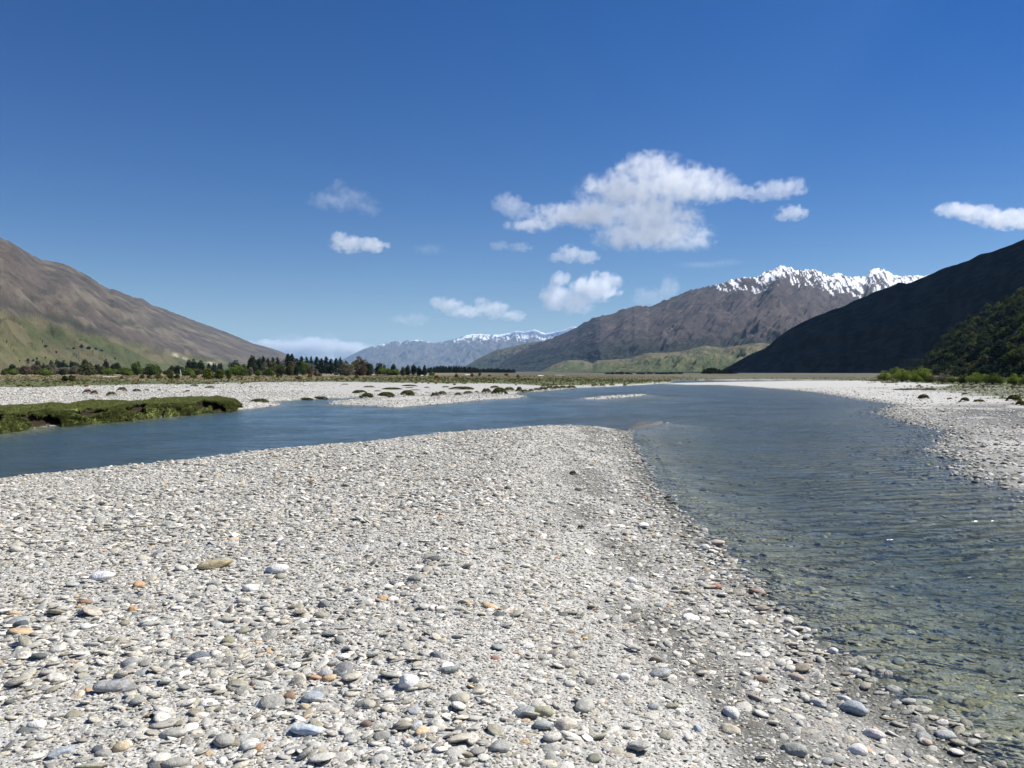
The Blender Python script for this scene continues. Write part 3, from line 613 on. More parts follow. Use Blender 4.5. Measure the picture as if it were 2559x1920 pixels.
# cobbles that stand out, each a thing of its own: (u, v, size px, tone, shape, spin, label)
GREY, BLUE, WHT, CREAM, DARK, RUST, ORNG, OLIVE, TAN, SLATE = (.31,.31,.295), (.33,.36,.38), (.74,.72,.67), (.62,.55,.44), (.10,.11,.12), (.30,.19,.125), (.52,.30,.13), (.27,.26,.17), (.46,.42,.34), (.17,.19,.21)
cob = [
 (48,1568,36,DARK,9,.6,'near black oval slate pebble close to the left edge of the bar'),
 (327,1529,26,ORNG,2,0,'small bright orange rounded pebble on the left of the bar'),
 (302,1608,34,TAN,5,0,'smooth pale tan disc of stone on the left of the bar'),
 (321,1665,44,GREY,5,.4,'round grey cobble with one white speckled stone against its left side'),
 (518,1768,46,WHT,12,.3,'bright white rounded cobble with a dark shadow on the left half of the bar'),
 (207,1512,40,RUST,3,.2,'dark brown flat slab lying above the orange pebble at left'),
 (275,1731,96,(.30,.30,.29),3,.35,'long dark banded slab in the lower left foreground'),
 (568,1608,38,OLIVE,1,1.2,'olive brown angular stone upright in the left half of the bar'),
 (272,1690,34,OLIVE,10,1.7,'olive wedge shaped stone standing just above the long banded slab'),
 (492,1653,54,SLATE,8,.2,'dark banded stone with swirling layers left of centre'),
 (298,1876,42,(.50,.41,.27),2,.5,'rusty yellow crumbly stone by the bottom edge at left'),
 (145,1893,66,BLUE,3,.9,'tilted blue grey striped slab at the bottom left'),
 (87,1821,48,WHT,1,.3,'white angular stone in the bottom left corner area'),
 (240,1880,30,DARK,9,1.5,'narrow dark slate stone beside the rusty yellow stone'),
 (857,1685,64,(.22,.22,.21),11,1.3,'largest plain grey cobble in the middle of the foreground'),
 (777,1755,58,BLUE,5,.1,'smooth blue grey oval cobble below the largest grey cobble'),
 (812,1691,38,(.45,.45,.43),12,.2,'black and white speckled round stone touching the largest grey cobble'),
 (1019,1720,60,WHT,2,.6,'white and grey marbled boulder shaped cobble right of the largest grey one'),
 (722,1747,36,RUST,2,1.4,'reddish brown stone left of the blue grey oval cobble'),
 (760,1771,28,(.52,.44,.29),12,.1,'small ochre stone leaning on the blue grey oval cobble'),
 (673,1674,28,CREAM,2,.3,'small round cream stone left of the speckled stone'),
 (1033,1784,38,(.38,.39,.39),0,.6,'pale grey flat oval below the marbled cobble'),
 (919,1768,46,TAN,4,2.1,'flat tan grey stone between the blue grey oval and the marbled cobble'),
 (950,1851,44,(.25,.25,.22),12,.4,'ribbed olive grey cobble at bottom centre'),
 (913,1820,32,(.20,.15,.12),9,.3,'dark stone with a rusty end at bottom centre'),
 (763,1841,84,(.50,.55,.60),3,-.15,'long pale blue slab near the bottom left of centre'),
 (958,1895,32,GREY,2,.2,'round grey stone on the bottom edge left of centre'),
 (1248,1879,58,(.36,.36,.32),5,.4,'broad grey cobble at the bottom just left of the middle'),
 (809,1517,32,(.26,.26,.24),9,.8,'dark grey pebble alone in the upper middle foreground'),
 (1120,1685,60,(.28,.29,.27),10,.2,'grey green crescent shaped stone with curved layers'),
 (1181,1707,24,DARK,2,.2,'small blackish round pebble right of the crescent shaped stone'),
 (1091,1643,34,(.21,.22,.23),1,.1,'dark stone crossed by a thin white stripe'),
 (1149,1756,54,(.42,.39,.31),4,.2,'beige flattened oval cobble right of centre'),
 (1236,1650,26,RUST,1,.3,'small brick brown pebble right of centre'),
 (1040,1822,40,(.48,.49,.48),5,.9,'grey cobble ringed by white quartz lines at bottom centre'),
 (1416,1825,58,CREAM,12,.1,'cream and rust coloured cobble in the bottom middle'),
 (1373,1824,36,SLATE,3,1.8,'dark slab leaning on the cream and rust cobble'),
 (1357,1789,54,(.34,.33,.22),4,-.3,'olive smooth stone above the cream and rust cobble'),
 (1393,1851,42,(.17,.18,.18),10,2.5,'dark grey angular stone below the cream and rust cobble'),
 (1561,1700,32,WHT,2,.5,'white stone with a yellow stain in the fine gravel'),
 (1830,1792,50,(.62,.61,.57),5,-.6,'white striped oval cobble on the right of the bar'),
 (1743,1828,26,(.42,.46,.52),2,.8,'small bluish stone below the white striped cobble'),
 (1827,1833,52,(.45,.40,.30),0,-.2,'tan slab with pale veins below the white striped cobble'),
 (1905,1705,38,(.42,.30,.21),6,-.5,'orange brown stone on the dark damp strip at right'),
 (1485,1905,42,(.30,.30,.22),12,.2,'olive cobble on the bottom edge right of centre'),
 (1320,1623,36,WHT,3,.1,'white wedge shaped stone in the middle of the bar'),
 (2140,1783,66,(.36,.39,.41),5,-.9,'largest blue grey oval cobble by the water at lower right'),
 (2112,1752,38,WHT,10,-.8,'white angular stone touching the largest blue grey cobble'),
 (1989,1887,66,(.33,.33,.29),4,-.7,'large grey cobble on the bottom edge at right'),
 (2148,1884,50,WHT,12,-.4,'white pitted cobble near the bottom edge at right'),
 (2189,1847,52,(.62,.58,.54),1,-.5,'white and pink veined cobble near the waterline at lower right'),
 (1997,1702,42,(.52,.42,.33),6,-.5,'peach coloured elongated stone on the shingle at right'),
 (2138,1683,32,(.60,.60,.56),0,-.3,'pale flat stone at the very edge of the clear water'),
 (2085,1633,26,WHT,2,-.8,'small white stone standing clear of the waterline'),
 (2317,1861,32,(.50,.38,.30),4,-.7,'salmon coloured stone close to the bottom right waterline'),
 (2369,1847,50,(.44,.44,.42),0,-.4,'flat grey stone lying half in the water at bottom right'),
 (2047,1766,46,(.50,.50,.48),6,-.7,'lumpy pale grey stone left of the largest blue grey cobble'),
 (1763,1374,26,WHT,2,-.4,'white knob of stone at the tip of the shingle beside the water'),
 (1795,1364,38,(.55,.47,.38),1,.1,'whitish brown rock standing in the shallows'),
 (1790,1472,32,(.36,.20,.13),12,.3,'reddish brown rock on the damp shore'),
 (1895,1487,46,(.34,.23,.17),3,-.6,'rust red flat rock half in the water'),
 (1579,1457,28,WHT,2,.1,'round white stone in the fine gravel above the damp strip'),
 (1539,1468,32,CREAM,1,.4,'cream stone just left of the round white stone'),
 (530,1424,84,(.36,.30,.18),3,.5,'golden brown layered slab left of centre'),
 (686,1433,62,(.66,.65,.62),0,.1,'broad white cracked stone in the middle distance of the bar'),
 (700,1360,40,WHT,1,.9,'chalk white block of stone on the left middle of the bar'),
 (623,1478,42,(.70,.66,.62),12,.2,'white stone with a pinkish base below the broad white cracked stone'),
 (955,1500,28,(.55,.36,.18),12,.2,'small orange brown lump near the centre of the bar'),
 (250,1450,64,(.70,.69,.67),0,.2,'wide flat white stone on the left of the bar'),
 (150,1378,34,(.20,.20,.18),10,.3,'dark angular stone on the far left of the bar'),
]
for i, (u, v, px, tn, shp, spin, lab) in enumerate(cob):
    p = hit(u, v, [GB]); dist_ = p.y; L_ = px / F * dist_
    me = stone_mesh('cobble', 400 + i, 3, .05 + .3 * (shp % 4) / 4, [(1, .8, .38), (1, .7, .5), (1, .85, .72), (1, .5, .28), (1, .75, .45), (1, .78, .52), (1, .5, .4)][shp % 7])
    me.materials.append(omat)
    ob = link('cobble', me); s = L_ * .52
    ob.location = (p.x, p.y + s * .4, p.z + s * .2); ob.scale = (s, s, s)
    ob.rotation_euler = (random.uniform(-.12, .2), random.uniform(-.15, .15), spin)
    ob['tone'] = tn; ob['vary'] = (.62 + .11 * (i % 3)) / 7.31 if shp in (3, 8, 10) else random.random() * .05; ob['damp'] = .0
    tag(ob, lab, 'stone', 'cobbles lying out on the gravel')

# ------------------------------------------------------------------ plants
def leaf_mat(name, c1, c2, trans=.35, rough=.7):
    m, nb, o = new_mat(name)
    geo = nb.new('ShaderNodeNewGeometry'); P = geo.outputs['Position']
    ri = geo.outputs['Random Per Island']
    c = nb.mix(ri, c1, c2); c = nb.mix(nb.mapr(nb.noise(nb.objc(), 3.0, 2), .4, .6), c, tuple(x * .6 for x in c1))
    d = nb.new('ShaderNodeBsdfDiffuse'); nb.put(d.inputs[0], c)
    t = nb.new('ShaderNodeBsdfTranslucent'); nb.put(t.inputs[0], c)
    mx = nb.new('ShaderNodeMixShader'); mx.inputs[0].default_value = trans
    nb.put(mx.inputs[1], d.outputs[0]); nb.put(mx.inputs[2], t.outputs[0]); nb.t.links.new(mx.outputs[0], o.inputs['Surface']); return m
LM = {k: leaf_mat(k + '_leaves', a, b) for k, a, b in [
    ('bright', (.13,.20,.035), (.25,.31,.075)), ('green', (.085,.125,.032), (.16,.20,.055)), ('olive', (.12,.125,.05), (.20,.19,.085)),
    ('grey', (.20,.19,.13), (.29,.265,.185)), ('brown', (.135,.10,.065), (.24,.18,.12)), ('dark', (.035,.05,.028), (.07,.085,.045)),
    ('pine', (.024,.037,.024), (.05,.066,.036)), ('willow', (.19,.25,.04), (.34,.39,.08)), ('rust', (.22,.10,.035), (.36,.18,.05)),
    ('gorse', (.08,.10,.03), (.14,.15,.05)), ('straw', (.36,.28,.14), (.50,.40,.22)), ('moss', (.19,.21,.07), (.32,.32,.13)), ('tuftbrown', (.20,.145,.085), (.34,.25,.15))]}
FLOWER = leaf_mat('gorse_flowers', (.55,.33,.01), (.65,.42,.02)); FLOWER2 = leaf_mat('rusty_flowers', (.42,.20,.02), (.5,.28,.03))
def bark_mat(name, a, b):
    m, nb, o = new_mat(name); oc = nb.objc(); n = nb.noise(oc, 6, 5, .7, 1.0)
    bsdf(nb, o, nb.mix(n, a, b), .9, nb.bump(n, .6, .05), .1); return m
BARK = bark_mat('bark', (.06,.045,.035), (.14,.11,.085)); DRIFT = bark_mat('driftwood', (.22,.19,.16), (.45,.41,.36)); DRIFTD = bark_mat('dark_driftwood', (.05,.042,.035), (.14,.115,.095)); PALE = bark_mat('bleached_wood', (.5,.48,.43), (.7,.68,.62))
SOIL = bark_mat('bank_soil', (.03,.022,.015), (.075,.055,.035))

def blobs_leaves(lobes, n, size, rg, squash=1.0, shell=.55):
    """leaf-sized quads through the volume of several ellipsoid lobes"""
    lob = np.array(lobes, float); wts = lob[:, 3] * lob[:, 4] * lob[:, 5]; wts = wts ** .8; wts /= wts.sum()
    k = rg.choice(len(lob), n, p=wts); L_ = lob[k]
    d = rg.normal(size=(n, 3)); d /= np.linalg.norm(d, axis=1)[:, None]
    rad_ = shell + (1 - shell) * rg.random(n) ** .6; rad_ *= 1 + .18 * rg.normal(size=n) * .6
    c = L_[:, :3] + d * L_[:, 3:6] * rad_[:, None]
    keep = c[:, 2] > 0; c = c[keep]; d = d[keep]; n = len(c)
    a = rg.normal(size=(n, 3)) + d * .6; a /= np.linalg.norm(a, axis=1)[:, None]
    b = np.cross(a, rg.normal(size=(n, 3))); b /= np.linalg.norm(b, axis=1)[:, None]; e = np.cross(a, b)
    s = (size * rg.uniform(.6, 1.4, n))[:, None]
    v = np.stack([c - b * s, c - e * s * .6, c + b * s, c + e * s * .6], 1).reshape(-1, 3)
    f = np.arange(4 * n).reshape(-1, 4); return v, f
def crown_bush(seed, n=900, size=.07, wide=1.0):
    """unit bush: height 1, width about 1.2*wide"""
    rg = np.random.default_rng(seed); lobes = []
    for i in range(rg.integers(7, 11)):
        a = rg.uniform(0, 6.283); q = rg.uniform(.05, .36) * wide; z = rg.uniform(.22, .66)
        r_ = rg.uniform(.18, .30); lobes.append((q * math.cos(a), q * math.sin(a), z, r_ * wide, r_ * wide, r_ * .9))
    lobes.append((0, 0, .35, .42 * wide, .42 * wide, .36)); lobes.append((.05, 0, .7, .22, .22, .28))
    return blobs_leaves(lobes, n, size, rg)
def tube(pts, radii, k=6):
    pts = [Vector(p) for p in pts]; V = []; Fc = []
    for i, p in enumerate(pts):
        d = (pts[min(i + 1, len(pts) - 1)] - pts[max(i - 1, 0)]).normalized()
        a = d.orthogonal().normalized() if abs(d.z) > .9 or True else None; b = d.cross(a)
        for j in range(k):
            t = 6.283 * j / k; V.append(p + (a * math.cos(t) + b * math.sin(t)) * radii[i])
    for i in range(len(pts) - 1):
        for j in range(k): Fc.append((i * k + j, i * k + (j + 1) % k, (i + 1) * k + (j + 1) % k, (i + 1) * k + j))
    return [tuple(v) for v in V], Fc
def tubes(specs, k=6):
    V, Fc = [], []
    for pts, rd_ in specs:
        v, f = tube(pts, rd_, k); o_ = len(V); V += v; Fc += [tuple(q + o_ for q in x) for x in f]
    return np.array(V), np.array(Fc)
def trunk_bush(seed):
    rg = random.Random(seed); sp = []
    for i in range(6):
        a = rg.uniform(0, 6.283); x, y = math.cos(a), math.sin(a)
        sp.append(([(x * .02, y * .02, -.05), (x * .10, y * .10, .25), (x * .22, y * .22, .55)], [.03, .02, .007]))
    return tubes(sp, 5)
def conifer(seed, n_tier=20, wide=.26, ragged=.25):
    """unit conifer: drooping sprays round a trunk, height 1"""
    rg = np.random.default_rng(seed); V = []; 
    for t in range(n_tier):
        z = .10 + .88 * t / (n_tier - 1); rr_ = wide * (1 - z) ** .62 * (1 + ragged * rg.normal() * .6) + .012
        nb_ = int(16 - 9 * z)
        for j in range(nb_):
            a = rg.uniform(0, 6.283); L_ = rr_ * rg.uniform(.55, 1.15); zz = z + rg.normal() * .012
            for q in range(5):
                f_ = (q + 1) / 5; r_ = L_ * f_
                c = np.array([math.cos(a) * r_, math.sin(a) * r_, zz - .05 * f_ * f_ + rg.normal() * .008])
                s_ = .035 * (1.15 - f_ * .5) * (.7 + .6 * (1 - z))
                d = rg.normal(size=3); d /= np.linalg.norm(d); e = np.cross(d, rg.normal(size=3)); e /= np.linalg.norm(e)
                V += [c - d * s_, c - e * s_ * .7, c + d * s_, c + e * s_ * .7]
    V = np.array(V); return V, np.arange(len(V)).reshape(-1, 4)
def trunk_con(seed): return tubes([([(0, 0, -.02), (.004, 0, .5), (0, 0, .98)], [.022, .014, .003])], 6)
def tussock(seed, n=150, lean=.75, hgt=1.0):
    rg = np.random.default_rng(seed); V = []
    for i in range(n):
        a = rg.uniform(0, 6.283); l = rg.uniform(.1, lean); h_ = hgt * rg.uniform(.55, 1.0) * (1 - .35 * l); b0 = rg.uniform(0, .22)
        x, y = math.cos(a), math.sin(a); w_ = .022; tx, ty = -y * w_, x * w_
        p0 = np.array([x * b0, y * b0, 0]); p1 = p0 + [x * l * .35, y * l * .35, h_ * .7]; p2 = p0 + [x * l * .85, y * l * .85, h_ * (1 - .35 * l)]
        T_ = np.array([tx, ty, 0]); V += [p0 - T_, p0 + T_, p1 + T_ * .8, p1 - T_ * .8, p1 - T_ * .8, p1 + T_ * .8, p2 + T_ * .15, p2 - T_ * .15]
    V = np.array(V); return V, np.arange(len(V)).reshape(-1, 4)
def cushion(seed, n=1400):
    """low mound of short leaves"""
    rg = np.random.default_rng(seed); a = rg.uniform(0, 6.283, n); q = np.sqrt(rg.random(n)) * (1 + .15 * np.sin(a * 3 + seed))
    z = np.sqrt(np.clip(1 - q * q, 0, 1)) * rg.uniform(.75, 1.02, n) * (1 + .15 * np.sin(a * 2 + q * 4))
    c = np.stack([np.cos(a) * q * .5, np.sin(a) * q * .5, z], 1); d = rg.normal(size=(n, 3)); d /= np.linalg.norm(d, axis=1)[:, None]
    e = np.cross(d, rg.normal(size=(n, 3))); e /= np.linalg.norm(e, axis=1)[:, None]; s = .055
    v = np.stack([c - d * s, c - e * s * .6, c + d * s, c + e * s * .6], 1).reshape(-1, 3)
    return v, np.arange(4 * n).reshape(-1, 4)
CACHE = {}
def cached(kind, variant, mat):
    key = (kind, variant, mat.name)
    if key not in CACHE:
        fn = {'bush': lambda s: crown_bush(s, 2600, .042), 'bushbig': lambda s: crown_bush(s, 5200, .022), 'sparse': lambda s: crown_bush(s, 520, .04), 'bushtrunk': trunk_bush,
              'conifer': conifer, 'contrunk': trunk_con, 'tussock': tussock, 'cushion': cushion, 'cushionbig': lambda s: cushion(s, 5000),
              'flowers': lambda s: crown_bush(s, 260, .03)}[kind]
        v, f = fn(1000 + variant * 7 + len(kind)); me = np_mesh({'bush': 'foliage', 'bushbig': 'foliage', 'sparse': 'foliage', 'flowers': 'flowers', 'conifer': 'crown', 'bushtrunk': 'stem', 'contrunk': 'trunk'}.get(kind, kind), v, f, False)
        me.materials.append(mat); CACHE[key] = me
    return CACHE[key]
CNT = [0]
def root(name, p, label, cat, group):
    o = bpy.data.objects.new(name, None); COL.objects.link(o); o.location = p; o.empty_display_size = .3
    return tag(o, label, cat, group)
def place(u, v, dist=None):
    if dist is None:
        p = hit(u, v)
        return p
    x, y = at_y(u, dist); return Vector((x, y, drop(x, y)))
def bush(u, v, wpx, hpx, kind, label, dist=None, name='shrub', cat='bush', group='shrubs along the edge of the flats', fl=None, shape='bush'):
    CNT[0] += 1; i = CNT[0]; p = place(u, v, dist); s = p.y / F
    r_ = root(name, p, label, cat, group); r_.rotation_euler[2] = random.uniform(0, 6.28)
    sc = (wpx * s / 1.18, wpx * s / 1.18, hpx * s / .98)
    f = link('foliage', cached(shape, i % 4, LM[kind]), parent=r_); f.scale = sc
    t = link('stem', cached('bushtrunk', i % 2, BARK), parent=r_); t.scale = sc
    if fl is not None:
        q = link('flowers', cached('flowers', i % 3, fl), parent=r_); q.scale = tuple(x * 1.03 for x in sc)
    return r_
def con(u, v, wpx, hpx, label, dist=None, group='tall dark conifers of the shelter belt', name='conifer', mat='pine'):
    CNT[0] += 1; i = CNT[0]; p = place(u, v, dist); s = p.y / F
    r_ = root(name, p, label, 'tree', group); r_.rotation_euler[2] = random.uniform(0, 6.28)
    sc = (wpx * s / .5, wpx * s / .5, hpx * s)
    a = link('crown', cached('conifer', i % 5, LM[mat]), parent=r_); a.scale = sc
    t = link('trunk', cached('contrunk', 0, BARK), parent=r_); t.scale = sc; return r_
def mound(u, v, wpx, hpx, kind, label, name='cushion_plant', cat='plant', group='low cushion plants and mats on the gravel', shape='cushion', depth=.8):
    CNT[0] += 1; p = place(u, v); s = p.y / F
    o = link(name, cached(shape, CNT[0] % 4, LM[kind])); o.location = (p.x, p.y + wpx * s * .3 * depth, p.z - .01); o.scale = (wpx * s, wpx * s * depth, hpx * s * .95)
    o.rotation_euler[2] = 0 if wpx > hpx * 4 else random.uniform(-.4, .4); return tag(o, label, cat, group)
def tuss(u, v, wpx, hpx, label, kind='straw', group='straw coloured tussocks at the edge of the grass'):
    CNT[0] += 1; p = place(u, v); s = p.y / F
    o = link('tussock', cached('tussock', CNT[0] % 4, LM[kind])); o.location = p; o.scale = (wpx * s / 1.5, wpx * s / 1.5, hpx * s / .95)
    o.rotation_euler[2] = random.uniform(0, 6.28); return tag(o, label, 'tussock', group)
def log(u0, v0, u1, v1, thick, mat, label, branches=2, name='driftwood_log', group='driftwood logs on the flats'):
    a = place(u0, v0); b = place(u1, v1); c = (a + b) / 2; s = c.y / F; r_ = thick * s / 2
    if abs(a.y - b.y) > 6 * abs(a.x - b.x) + 5: b = Vector((b.x, a.y + 2, a.z))
    a = a - c; b = b - c; rg = random.Random(int(u0 * 7 + v0)); sp = []
    L_ = b - a; pts = [a + L_ * t + Vector((0, 0, r_ * .7 + rg.uniform(-.2, .3) * r_)) for t in (0, .2, .45, .7, .9, 1)]
    sp.append((pts, [r_ * .75, r_, r_ * .95, r_ * .8, r_ * .6, r_ * .35]))
    for i in range(branches):
        t = rg.uniform(.1, .9); q = a + L_ * t + Vector((0, 0, r_)); d = Vector((rg.uniform(-1, 1), rg.uniform(-.5, .5), rg.uniform(.4, 1.2))).normalized() * r_ * rg.uniform(2.5, 5)
        sp.append(([q, q + d * .5, q + d + Vector((r_ * .4, 0, 0))], [r_ * .35, r_ * .25, r_ * .1]))
    # root plate at one end
    for i in range(5):
        d = Vector((-.4 * L_.normalized().x, rg.uniform(-.7, .7), rg.uniform(-.3, 1))).normalized() * r_ * 2.2
        sp.append(([pts[0], pts[0] + d * .6, pts[0] + d], [r_ * .5, r_ * .3, r_ * .1]))
    v, f = tubes(sp, 8); me = np_mesh('log', v, f); me.materials.append(mat)
    o = link(name, me); o.location = c; return tag(o, label, 'driftwood', group)

# zoomed-crop coordinates -> photograph pixels
def Z1(x, y): return x * .1537, 840 + y * .1537
def Z2(x, y): return 330 + x * .1537, 840 + y * .1537
def Z3(x, y): return 600 + x * .1537, 860 + y * .1537
def Z4(x, y): return 900 + x * .1808, 860 + y * .1808
def Z5(x, y): return 1280 + x * .2351, 880 + y * .2351
def Z6(x, y): return 2100 + x * .2075, 850 + y * .2075
BK = .1537
# row of shrubs and trees at the back of the left flat: (zoom, x, top, width, base, kind, distance, label)
rows = [
 (Z1,200,470,140,610,'dark',330,'dark round tree first from the left in the row at the foot of the hill'),
 (Z1,205,540,170,615,'bright',300,'bright green low shrub in front of the first dark tree at left'),
 (Z1,70,560,110,612,'green',310,'small green shrub at the far left end of the row'),
 (Z1,420,500,240,620,'brown',300,'brown leafless looking shrub near the left end of the row'),
 (Z1,570,478,220,615,'brown',320,'tall brown thicket behind the brown leafless looking shrub'),
 (Z1,720,540,240,622,'bright',280,'wide bright green shrub right of the brown thicket'),
 (Z1,860,470,210,605,'grey',360,'pale grey leafless bush behind the wide bright green shrub'),
 (Z1,1040,515,210,612,'grey',330,'grey green bush with a dark bush in front'),
 (Z1,1015,545,110,618,'dark',300,'small dark bush in front of the grey green bush'),
 (Z1,1210,495,190,610,'grey',340,'grey thin bush left of the large olive brown bush'),
 (Z1,1400,468,300,620,'olive',290,'large olive brown bush standing beyond the orange gorse'),
 (Z1,1580,485,110,600,'dark',340,'dark bush at the right shoulder of the large olive brown bush'),
 (Z1,1660,500,120,612,'olive',330,'small olive bush left of the bright green dome'),
 (Z1,1770,525,190,620,'bright',290,'bright green dome shaped bush below two dark trees'),
 (Z1,2060,515,220,620,'bright',290,'broad bright green bush right of the dark trees'),
 (Z2,80,440,180,612,'green',300,'mid green loose shrub at the start of the second group'),
 (Z2,300,470,260,612,'green',290,'wide mid green shrub left of the dark block of trees'),
 (Z2,600,545,130,605,'olive',300,'low olive shrub in front of the dark block of trees'),
 (Z2,920,530,210,608,'bright',290,'bright green rounded bush right of the bleached stump'),
 (Z2,1060,540,120,605,'olive',310,'dull olive bush between the bright rounded bush and the broom'),
 (Z2,1560,540,130,605,'bright',300,'bright green bush directly behind the flowering broom'),
 (Z2,1690,480,190,600,'bright',300,'bright green domed bush left of the shelter belt'),
 (Z2,1810,548,150,600,'green',290,'low green bush left of the shelter belt'),
 (Z3,60,345,150,460,'green',310,'green bush at the left foot of the shelter belt'),
 (Z3,165,388,100,465,'grey',300,'small grey bush at the left foot of the first tall conifer'),
 (Z3,290,425,110,465,'bright',290,'low yellow green bush before the conifers'),
 (Z3,400,320,160,462,'grey',320,'grey green bush in front of the left conifers'),
 (Z3,510,300,180,462,'olive',320,'tall olive bush in front of the left conifers'),
 (Z3,480,400,160,466,'green',290,'low dark green bush at the feet of the tall olive bush'),
 (Z3,670,325,200,462,'olive',310,'broad olive bush below the gap in the conifers'),
 (Z3,840,298,180,462,'olive',320,'tall olive green bush below the two highest conifers'),
 (Z3,915,355,100,465,'dark',300,'narrow dark bush beside the bright tree'),
 (Z3,1030,305,150,462,'bright',320,'bright green tree in front of the middle conifers'),
 (Z3,1140,325,120,463,'grey',320,'pale green bush right of the bright green tree'),
 (Z3,1245,420,90,466,'grey',300,'small bare grey bush before the dense dark conifers'),
 (Z3,1720,325,280,466,'grey',320,'wide pale grey green willow bush right of the conifers'),
 (Z3,1880,300,190,455,'olive',350,'olive bush behind the wide pale willow bush'),
 (Z3,1950,345,190,468,'brown',310,'grey brown rounded bush right of the wide pale willow bush'),
 (Z3,2100,345,160,468,'dark',320,'dark bush next to the grey brown rounded bush'),
]
for zf, x, top, wd, base, kd_, dist_, lab in rows:
    u, v = zf(x, base); _, vt = zf(x, top)
    d = dist_ * random.uniform(.97, 1.06); x_, y_ = at_y(u, d); zz = drop(x_, y_); vb = HV - (zz - EYE) / d * F
    bush(u, vb, wd * BK * 1.4, max(vb - vt, 5) * 1.12, kd_, lab, dist=d)
rows4 = [(110,268,150,'dark','dark tree at the right end of the olive bushes'),(270,275,170,'dark','wide dark tree right of the brown bushes'),(300,318,130,'bright','light green bush in front of the wide dark tree'),
 (400,340,120,'bright','light green low bush beyond the big drift log'),(500,352,140,'bright','light green bush right of the drift log'),(460,285,100,'dark','dark domed tree behind the light green bushes'),
 (640,358,120,'bright','light green bush before the dark pair of trees'),(655,300,100,'dark','left tree of the dark pair'),(735,295,80,'dark','right tree of the dark pair'),(590,322,80,'olive','olive tree left of the dark pair'),
 (815,312,80,'dark','single dark tree right of the dark pair'),(895,300,70,'dark','dark pointed tree next to the plantation'),(850,365,120,'olive','low scrub under the single dark tree'),(990,388,90,'bright','small bright bush alone on the flat before the plantation')]
for x, top, wd, kd_, lab in rows4:
    u, v = Z4(x, 415); _, vt = Z4(x, top); d = random.uniform(330, 380); x_, y_ = at_y(u, d); zz = drop(x_, y_); vb = HV - (zz - EYE) / d * F
    bush(u, vb, wd * .1808 * 1.4, max(vb - vt, 5) * 1.1, kd_, lab, dist=d)
for i in range(46):
    zz_ = i / 45; u = 15 + zz_ * 640; d = random.uniform(370, 430); x_, y_ = at_y(u, d); zz = drop(x_, y_); vb = HV - (zz - EYE) / d * F
    if 540 < u < 600: continue
    bush(u, vb, random.uniform(17, 30), random.uniform(9, 17), random.choice(['olive', 'green', 'grey', 'green', 'brown', 'dark']), 'dull bush filling a gap behind the front row of shrubs', dist=d, group='scrub filling the gaps behind the front row')
# tall conifers
cons = [(215,200,165),(300,230,110),(375,180,125),(455,215,95),(535,208,105),(610,203,110),(780,148,180),(850,143,140),(925,220,110),(1000,188,125),(1080,193,105),(1155,188,90),(1245,193,150),(1325,218,120),(1400,193,125),(1480,228,125),(1560,218,130),(1632,198,105),(1720,258,120)]
clab = ['leftmost tall conifer of the shelter belt','second conifer from the left of the shelter belt','third conifer of the belt with a pointed top above its neighbours','fourth conifer of the belt shorter than both neighbours','fifth conifer from the left of the belt','sixth conifer just left of the wide gap','broad conifer left of the highest tip','conifer with the highest tip of the belt','short conifer right of the highest tip','ninth conifer with an open ragged top','slim conifer right of the ragged one','slimmest conifer with a bare spire','broad dense conifer right of the bare spire','round shouldered conifer in the dense part','pale tipped conifer rising out of the dense part','blunt conifer in the right part of the belt','dense conifer second to last in the tall group','slim pointed conifer at the right end of the tall group','low conifer ending the shelter belt']
for (x, top, wd), lab in zip(cons, clab):
    u, v = Z3(x, 460); _, vt = Z3(x, top); d = random.uniform(420, 480); x_, y_ = at_y(u, d); zz = drop(x_, y_); vb = HV - (zz - EYE) / d * F
    con(u, vb, wd * BK * 2.1, (vb - vt) * .96, lab, dist=d)
for x, top, wd, z, lab in [(1950,215,210,Z3,'broad rusty green tree standing above the bushes'),(1720,388,120,Z1,'taller dark tree behind the bright green dome'),(1900,445,190,Z1,'wide dark tree right of the bright green dome'),(930,400,140,Z2,'dark tree with a ragged top above the flats'),(1005,380,110,Z2,'dark pointed tree beside the ragged one'),(640,488,150,Z2,'left half of the dark block of trees'),(740,485,150,Z2,'right half of the dark block of trees'),(1120,405,120,Z2,'dark tree right of the pointed one'),(1680,400,190,Z2,'dark spreading tree left of the shelter belt'),(1960,330,180,Z2,'dark conifer apart on the left of the belt'),(2070,368,110,Z2,'small dark conifer in the gap left of the belt')]:
    u, v = z(x, 600 if z is not Z3 else 460); _, vt = z(x, top); d = random.uniform(390, 430); x_, y_ = at_y(u, d); zz = drop(x_, y_); vb = HV - (zz - EYE) / d * F
    bush(u, vb, wd * BK * 1.35, (vb - vt) * 1.08, 'dark' if x != 1950 or z is not Z3 else 'brown', lab, dist=d, name='tree', cat='tree', group='dark trees among the shrubs')
